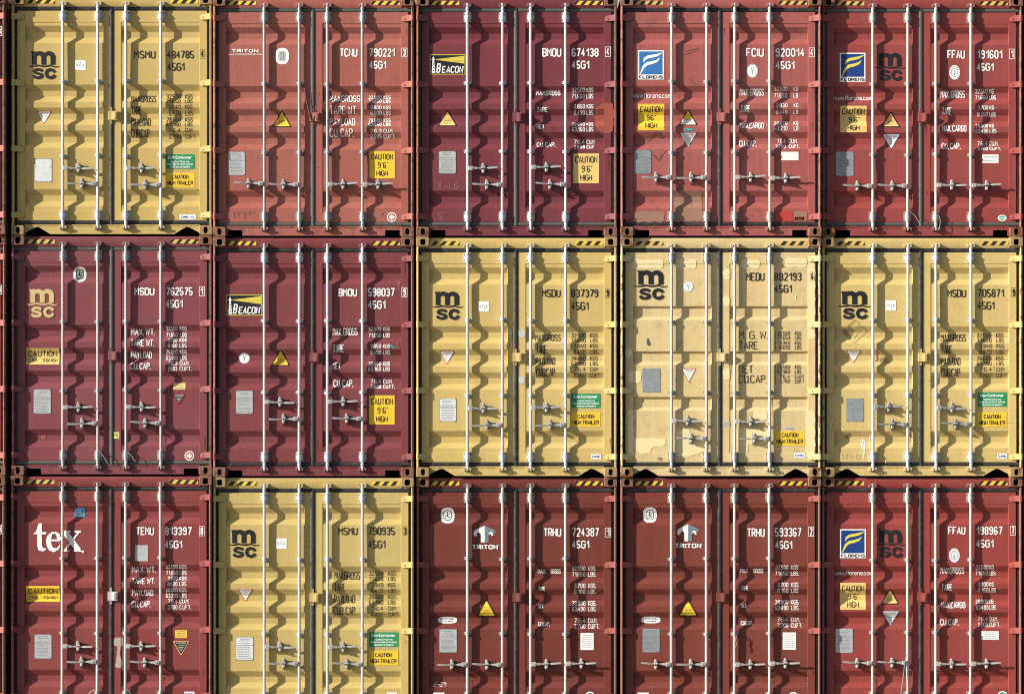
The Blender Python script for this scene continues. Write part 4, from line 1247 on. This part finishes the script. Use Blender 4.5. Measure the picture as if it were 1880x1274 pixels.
# ---- row three ----
c = container(3, 1, (.215, .042, .041), 'dark red container with a huge white lowercase wordmark and grey centre latch, bottom left', handles=('A', 2.05, 2.247), guides=(.995, 1.901), rods='pale', rust=.07, frust=.62, seed=14.1, fade=.25, haz='worn', ret=GALG)
d = decals(c, 3, 1)
serial(d, [('TEMU', 757, 343, 858, 388), ('813397', 918, 343, 1067, 388), ('45G1', 917, 418, 1015, 462)], ('8', 1109, 339, 1139, 393), OFFW, 2)
N3 = ('32.500 KGS', '71.650 LBS', '3.820 KGS', '8.420 LBS', '28.680 KGS', '63.230 LBS', '76.4 CU.M.', '2.700 CU.FT.')
rows = [(*n.split(), a, b) for n, (a, b) in zip(N3, [(553, 576), (586, 610), (619, 640), (648, 671), (682, 705), (714, 738), (746, 768), (777, 801)])]
weights(d, [('MAX. WT.', 732, 563, 865, 598), ('TARE WT.', 732, 627, 862, 660), ('PAYLOAD', 733, 692, 852, 727), ('CU. CAP.', 732, 755, 837, 790)], rows, 922, 988, 998, OFFW, uw=13.4)
d.begin('class_badge', 'l'); d.rect(412, 237, 470, 290, plain('bright blue vinyl', (.02, .26, .56), wear=.1)); d.text('GL', 418, 244, 464, 272, WHITE, w=4.5); d.rect(416, 277, 466, 279, WHITE); liner(d, 418, 281, 466, 288, 1, WHITE)
tex(d); small_label(d, 753, 444, 824, 533, PLATE, 0); caution_w(d, 143, 671, 331, 758, False); plate(d, 192, 940, 288, 1075, seed=13)
small_label(d, 975, 916, 1042, 960, YEL, 4); tri(d, 963, 978, 1053, 1058, 'dn yel', 'r'); cimc(d, 1027, 1258, 1083, 1286)
patch(d, [(634, 958), (684, 954), (684, 1002), (670, 1010), (668, 1060), (684, 1100), (674, 1128), (640, 1124), (650, 1060), (656, 1005), (634, 1002)], RESID, 'glue_residue', 'r')
d.finish()

c = container(3, 2, (.475, .357, .12), 'yellow container in the bottom row between two red ones', pocket='tri', handles=('A', 2.047, 2.251), guides=(.992, 1.895), seed=15.7, rust=.05, frust=.33, dirt=.2)
d = decals(c, 3, 2)
serial(d, [('MSMU', 730, 345, 838, 388), ('790935', 897, 343, 1045, 388), ('45G1', 897, 418, 993, 462)], ('3', 1089, 339, 1114, 390), BLACK)
yellow_marks(d, [('MAXGROSS', 708, 593, 850, 637), ('TARE', 707, 655, 770, 700), ('PAYLOAD', 706, 723, 823, 767), ('CUB. CAP.', 705, 787, 827, 833)],
             [(590, 614), (621, 643), (653, 677), (684, 709), (719, 744), (752, 774), (783, 807), (816, 840)], (900, 980), 1007, 1.07)
msc(d, 118, 358, 292, 513, NAVY); rina(d, 387, 406, 444, 463); tri(d, 172, 686, 255, 760, 'dn red'); plate(d, 160, 955, 259, 1084, PLATEL, rows=9, seed=4)
eco(d, 902, 928, 1064, 1009); caution_tr(d, 902, 1030, 1064, 1112); cimc(d, 1001, 1262, 1058, 1290)
d.finish()

N7 = ('32.500 KGS.', '71.650 LBS.', '3.700 KGS.', '8.160 LBS.', '28.800 KGS.', '63.490 LBS.', '76.4 CU.M.', '2.700 CU.FT.')
c = container(3, 3, (.15, .030, .021), 'rust brown container with scribbled chalk numbers low on its left door, bottom row centre', handles=('B', 2.258), guides=(.985, 1.895), rods='pale', rust=.05, frust=.4, seed=17.1, fade=.2, hinge_rgb=(.24, .058, .045))
d = decals(c, 3, 3)
serial(d, [('TRHU', 752, 349, 850, 396), ('724387', 910, 347, 1060, 396), ('45G1', 910, 418, 1007, 462)], ('1', 1096, 347, 1127, 399), OFFW, 2)
rows = [(*n.split(), a, b) for n, (a, b) in zip(N7, [(562, 586), (595, 620), (657, 682), (690, 716), (755, 780), (786, 811), (852, 877), (883, 908)])]
weights(d, [('MAX.', 720, 578, 765, 603), ('GROSS', 792, 578, 848, 603), ('TARE', 722, 674, 762, 699), ('NET', 722, 772, 753, 796), ('CU.CAP.', 722, 871, 787, 895)], rows, 910, 985, 1000, OFFW, lw=3.8, uw=12.6)
oval(d, 179, 236, 256, 322, 'bv'); tlogo(d, 360, 335, 488, 428, 353, 441, 498, 467); tri(d, 379, 742, 490, 843, 'up')
d.begin('steel_type_sticker', 'l'); d.ell(217, 862, 53, 19, WHITE, 26, .7); d.text('CORTEN STEEL', 178, 851, 256, 860, TXT, w=1.8); d.text('CONTAINER', 188, 865, 246, 873, TXT, w=1.8)
plate(d, 171, 911, 270, 1041, seed=15, rows=14); small_label(d, 957, 932, 1031, 1026, WHITE, 7, ink=PLATE)
scratch(d, [[(162, 1204), (142, 1218), (138, 1232), (152, 1230), (158, 1220), (142, 1222)], [(160, 1222), (174, 1220)], [(176, 1212), (188, 1208), (184, 1222), (174, 1232), (192, 1228)], [(210, 1208), (196, 1210), (198, 1220), (210, 1212), (206, 1230)]], WHITE, 2)
small_label(d, 138, 1263, 200, 1292, WHITE, 1, 'l'); oval(d, 985, 1258, 1034, 1300, 'teal', 'r')
d.finish()

c = container(3, 4, (.175, .036, .024), 'rust brown container with a frayed rope end hanging beside its third rod, bottom row', handles=('B', 2.254), guides=(.987, 1.893), rods='pale', rust=.06, frust=.45, seed=18.3, fade=.25, hinge_rgb=(.27, .066, .05))
d = decals(c, 3, 4)
serial(d, [('TRHU', 748, 350, 846, 398), ('593367', 902, 347, 1050, 397), ('45G1', 904, 420, 1000, 465)], ('2', 1089, 341, 1120, 395), OFFW, 2)
rows = [(*n.split(), a, b) for n, (a, b) in zip(N7, [(556, 580), (590, 614), (652, 677), (685, 710), (750, 773), (780, 805), (846, 870), (878, 902)])]
weights(d, [('MAX.', 710, 575, 756, 600), ('GROSS', 784, 575, 840, 600), ('TARE', 714, 671, 756, 696), ('NET', 714, 768, 745, 792), ('CU.CAP.', 714, 866, 778, 890)], rows, 905, 978, 993, OFFW, lw=3.8, uw=12.6)
oval(d, 169, 234, 246, 319, 'bv'); tlogo(d, 357, 327, 482, 422, 346, 434, 493, 460); tri(d, 363, 742, 475, 840, 'up')
d.begin('steel_type_sticker', 'l'); d.ell(213, 861, 53, 19, WHITE, 26, .7); d.text('CORTEN STEEL', 174, 850, 252, 859, TXT, w=1.8); d.text('CONTAINER', 184, 864, 242, 872, TXT, w=1.8)
plate(d, 165, 908, 262, 1040, PLATED, seed=16, rows=14); small_label(d, 946, 929, 1020, 1025, WHITE, 7, ink=PLATE)
small_label(d, 138, 1263, 200, 1292, WHITE, 1, 'l'); oval(d, 980, 1260, 1028, 1300, 'teal', 'r')
d.finish()

c = container(3, 5, (.265, .045, .037), 'bright red container with a blue cord tied to one rod, bottom right corner', handles=('B', 2.249), guides=(1.005, 1.88), rods='pale', rust=.06, frust=.5, seed=19.9, fade=.2, hinge_rgb=(.30, .065, .052))
C35 = c
d = decals(c, 3, 5)
serial(d, [('FFAU', 790, 340, 887, 385), ('198967', 947, 340, 1093, 386), ('45G1', 947, 413, 1044, 458)], ('7', 1137, 337, 1165, 389), OFFW, 2)
rows = [(*n.split(), a, b) for n, (a, b) in zip(N5, [(555, 580), (588, 613), (650, 673), (683, 707), (747, 770), (778, 802), (843, 868), (875, 899)])]
weights(d, [('MAX.GROSS', 748, 567, 883, 605), ('TARE', 752, 661, 815, 698), ('MAX.CARGO', 752, 760, 887, 795), ('CU. CAP.', 748, 857, 850, 891)], rows, 945, 1015, 1020, OFFW, uw=12.6)
florens(d, 188, 355, 332, 516, BLUE, BRY); msc(d, 385, 358, 555, 512, NAVY); words_url(d, 'www.florens.com', 160, 588, 370, 612)
caution96(d, 189, 653, 333, 803, YELP, 'l'); tri(d, 417, 684, 520, 773, 'up pale'); tri(d, 421, 811, 520, 895, 'dn blue')
plate(d, 163, 908, 261, 1043, seed=18, rows=13); oval(d, 795, 461, 855, 540, 'ring', 'r'); small_label(d, 976, 922, 1073, 970, WHITE, 4, ink=PLATE); oval(d, 1068, 1255, 1118, 1290, 'teal', 'r')
d.finish()

# ---- the column cut by the left edge ----
for row, rgb, ch, y0, y1, lab, sd in ((1, (.24, .06, .06), '3', 138, 189, 'red container cut off by the left edge, topmost of three', 21.1),
                                 (2, (.34, .075, .045), '0', 265, 313, 'orange red container cut off by the left edge, middle of three', 22.7),
                                 (3, (.24, .055, .06), '0', 330, 382, 'red container cut off by the left edge, lowest of three', 23.9)):
    c = container(row, 0, rgb, lab, rods='grey', gask='dusty', rust=.12, frust=.62, seed=sd, hinge_rgb=(.36, .10, .085))
    d = Decals(c, 'std', 0, {1: 0, 2: 430, 3: 854}[row], S3 if row == 3 else S1)
    d.begin('check_digit', 'r')
    d.frame(-18, y0, 11, y1, 2.6, OFFW); d.text(ch, -10, y0+7, 4, y1-7, OFFW, w=5.6)
    d.finish()

# ---- the next column, just out of frame on the right: only the dark gap beside it shows ----
for row, rgb, lab, sd in ((1, (.20, .045, .05), 'maroon container just past the right edge, topmost of three', 25.3),
                          (2, (.26, .05, .042), 'brick red container just past the right edge, middle of three', 26.9),
                          (3, (.17, .035, .026), 'rust brown container just past the right edge, lowest of three', 28.1)):
    container(row, 6, rgb, lab, rods='grey', gask='dusty', rust=.12, frust=.6, seed=sd)

# ------------------------------------------------------------------ things tied to the doors
def tag(o, label, cat, group=None):
    o['label'] = label; o['category'] = cat
    if group: o['group'] = group
def pt(px, py, y): return (world_x(px, y), y, world_z(py, y))
def cord(name, pix, y, r, mat, label, cat, group=None):
    pts = [Vector(pt(a, b, y + (c2 if False else 0))) for a, b, *c2 in pix]
    out = []
    for i in range(len(pts)-1):       # smooth through the points
        p0 = pts[max(i-1, 0)]; p1 = pts[i]; p2 = pts[i+1]; p3 = pts[min(i+2, len(pts)-1)]
        for k in range(5):
            t = k/5
            out.append(.5*((2*p1) + (p2-p0)*t + (2*p0-5*p1+4*p2-p3)*t*t + (3*p1-p0-3*p2+p3)*t**3))
    out.append(pts[-1])
    base = out[-1].copy()
    mb = MB(); mb.tube([p-base for p in out], r, 8)
    o = put(name, mb.mesh(name), [mat]); o.location = base
    tag(o, label, cat, group)
    return o
ROPEB = plain('blue rope', (.16, .33, .42), rough=.8)
WIRE = plain('seal wire', (.55, .55, .53), rough=.4, metal=.3)
STRAP = plain('dark strap', (.11, .07, .095), rough=.8)
FRAY = plain('frayed rope', (.24, .15, .10), rough=.9)
x5 = lambda u: 1480+u/S3
y5 = lambda v: 854+v/S3
yb = YOFF[3, 5]+.005
cord('rope', [(x5(576), y5(1058)), (x5(560), y5(1052)), (x5(556), y5(1075)), (x5(548), y5(1110)), (x5(543), y5(1165)), (x5(536), y5(1215)), (x5(528), y5(1268))], yb, .0045, ROPEB, 'thin blue cord hanging from the second rod of the bottom right red container', 'cord')
yb = YOFF[2, 1]+.004
z2 = lambda u, v: (u/S1, 430+v/S1)
cord('seal_wire', [z2(502, 1130), z2(515, 1128), z2(532, 1146), z2(545, 1165), z2(560, 1190)], yb, .0032, WIRE, 'pale wire seal looped at the second rod of the maroon container with the cream mark', 'wire seal', 'wire seals on the rods')
cord('seal_wire', [z2(655, 1135), z2(668, 1136), z2(684, 1152), z2(696, 1172), z2(706, 1178)], yb, .0032, WIRE, 'pale wire seal looped at the third rod of the maroon container with the cream mark', 'wire seal', 'wire seals on the rods')
yb = YOFF[1, 5]+.004
z1 = lambda u, v: (1480+u/S1, v/S1)
cord('seal_wire', [z1(540, 1108), z1(556, 1112), z1(572, 1132), z1(585, 1155), z1(592, 1172)], yb, .0028, WIRE, 'wire seal at the second rod of the top right brick red container', 'wire seal', 'wire seals on the rods')
cord('seal_wire', [z1(680, 1120), z1(692, 1126), z1(697, 1150), z1(692, 1190), z1(684, 1198)], yb, .0028, WIRE, 'wire seal at the third rod of the top right brick red container', 'wire seal', 'wire seals on the rods')
yb = YOFF[1, 2]+.038
zs = lambda u, v: (380+u/S1, v/S1)
cord('strap', [zs(508, 465), zs(513, 500), zs(520, 540), zs(528, 575), zs(538, 615), zs(548, 630), zs(560, 600), zs(566, 560), zs(572, 520), zs(586, 480)], yb, .006, STRAP, 'dark frayed strap knotted in a V over the middle latch of the salmon pink container', 'strap')
yb = YOFF[3, 4]+.003
zf = lambda u, v: (1125+u/S3, 854+v/S3)
o = cord('rope', [zf(678, 935), zf(690, 950), zf(684, 972), zf(692, 990), zf(684, 1008)], yb, .007, FRAY, 'frayed brown rope end knotted on the third rod of a rust brown container', 'rope')
yb = YOFF[3, 1]+.004
z3 = lambda u, v: (u/S3, 854+v/S3)
cord('seal_wire', [z3(490, 1278), z3(502, 1262), z3(520, 1250), z3(534, 1244)], yb, .003, WIRE, 'wire seal at the second rod of the bottom left dark red container', 'wire seal', 'wire seals on the rods')
cord('seal_wire', [z3(690, 1244), z3(708, 1248), z3(722, 1262), z3(730, 1280)], yb, .003, WIRE, 'wire seal at the third rod of the bottom left dark red container', 'wire seal', 'wire seals on the rods')

# ------------------------------------------------------------------ ground
def ground():
    m, nt, b = new_mat('yard asphalt')
    pos = nt.nodes.new('ShaderNodeNewGeometry').outputs['Position']
    c = mixc(nt, ramp(nt, noise(nt, pos, .6, 8, .6), .3, .7), (.075, .072, .07), (.12, .115, .108))
    c = mixc(nt, ramp(nt, noise(nt, pos, 30, 4), .4, .8, 0, .4), c, (.05, .048, .046))
    nt.links.new(c, b.inputs['Base Color']); b.inputs['Roughness'].default_value = .85
    mb = MB(); z = CAMZ - (TOPY[3]-637)/PPM - H - .004
    s = 900
    mb.add([(-s, -s, z), (s, -s, z), (s, s, z), (-s, s, z)], [(0, 1, 2, 3)])
    o = put('ground', mb.mesh('ground', False), [m]); o['kind'] = 'structure'
ground()

# ------------------------------------------------------------------ light
SUN = Vector((2.6, 1.0, -1.12)).normalized()         # direction the light travels
elev = math.asin(-SUN.z)
w = bpy.data.worlds.new('World'); SC.world = w; w.use_nodes = True
nt = w.node_tree
bg = nt.nodes['Background']
sk = nt.nodes.new('ShaderNodeTexSky'); sk.sky_type = 'NISHITA'; sk.sun_disc = False
sk.sun_elevation = elev
src = -SUN
sk.sun_rotation = math.atan2(src.x, src.y)
sk.air_density = 1.0; sk.dust_density = 1.5; sk.ozone_density = 1.0
nt.links.new(sk.outputs[0], bg.inputs['Color']); bg.inputs['Strength'].default_value = .070
ld = bpy.data.lights.new('sun', 'SUN'); ld.energy = 5.0; ld.angle = R(.5); ld.color = (1.0, .93, .82)
lo = bpy.data.objects.new('sun', ld); COL.objects.link(lo)
lo.rotation_euler = SUN.to_track_quat('-Z', 'Y').to_euler()

# ------------------------------------------------------------------ camera
cd = bpy.data.cameras.new('camera'); cd.sensor_width = 36; cd.sensor_fit = 'HORIZONTAL'
cd.lens = 36*D/(1880/PPM); cd.clip_end = 3000; cd.clip_start = .5
co = bpy.data.objects.new('camera', cd); COL.objects.link(co)
co.location = (0, -D, CAMZ); co.rotation_euler = (math.pi/2, 0, 0)
SC.camera = co
SC.view_settings.view_transform = 'Standard'; SC.view_settings.look = 'None'
SC.view_settings.exposure = .91; SC.view_settings.gamma = 1
SC.cycles.max_bounces = 6
SC.cycles.filter_width = 1.1
SC.cycles.use_denoising = False
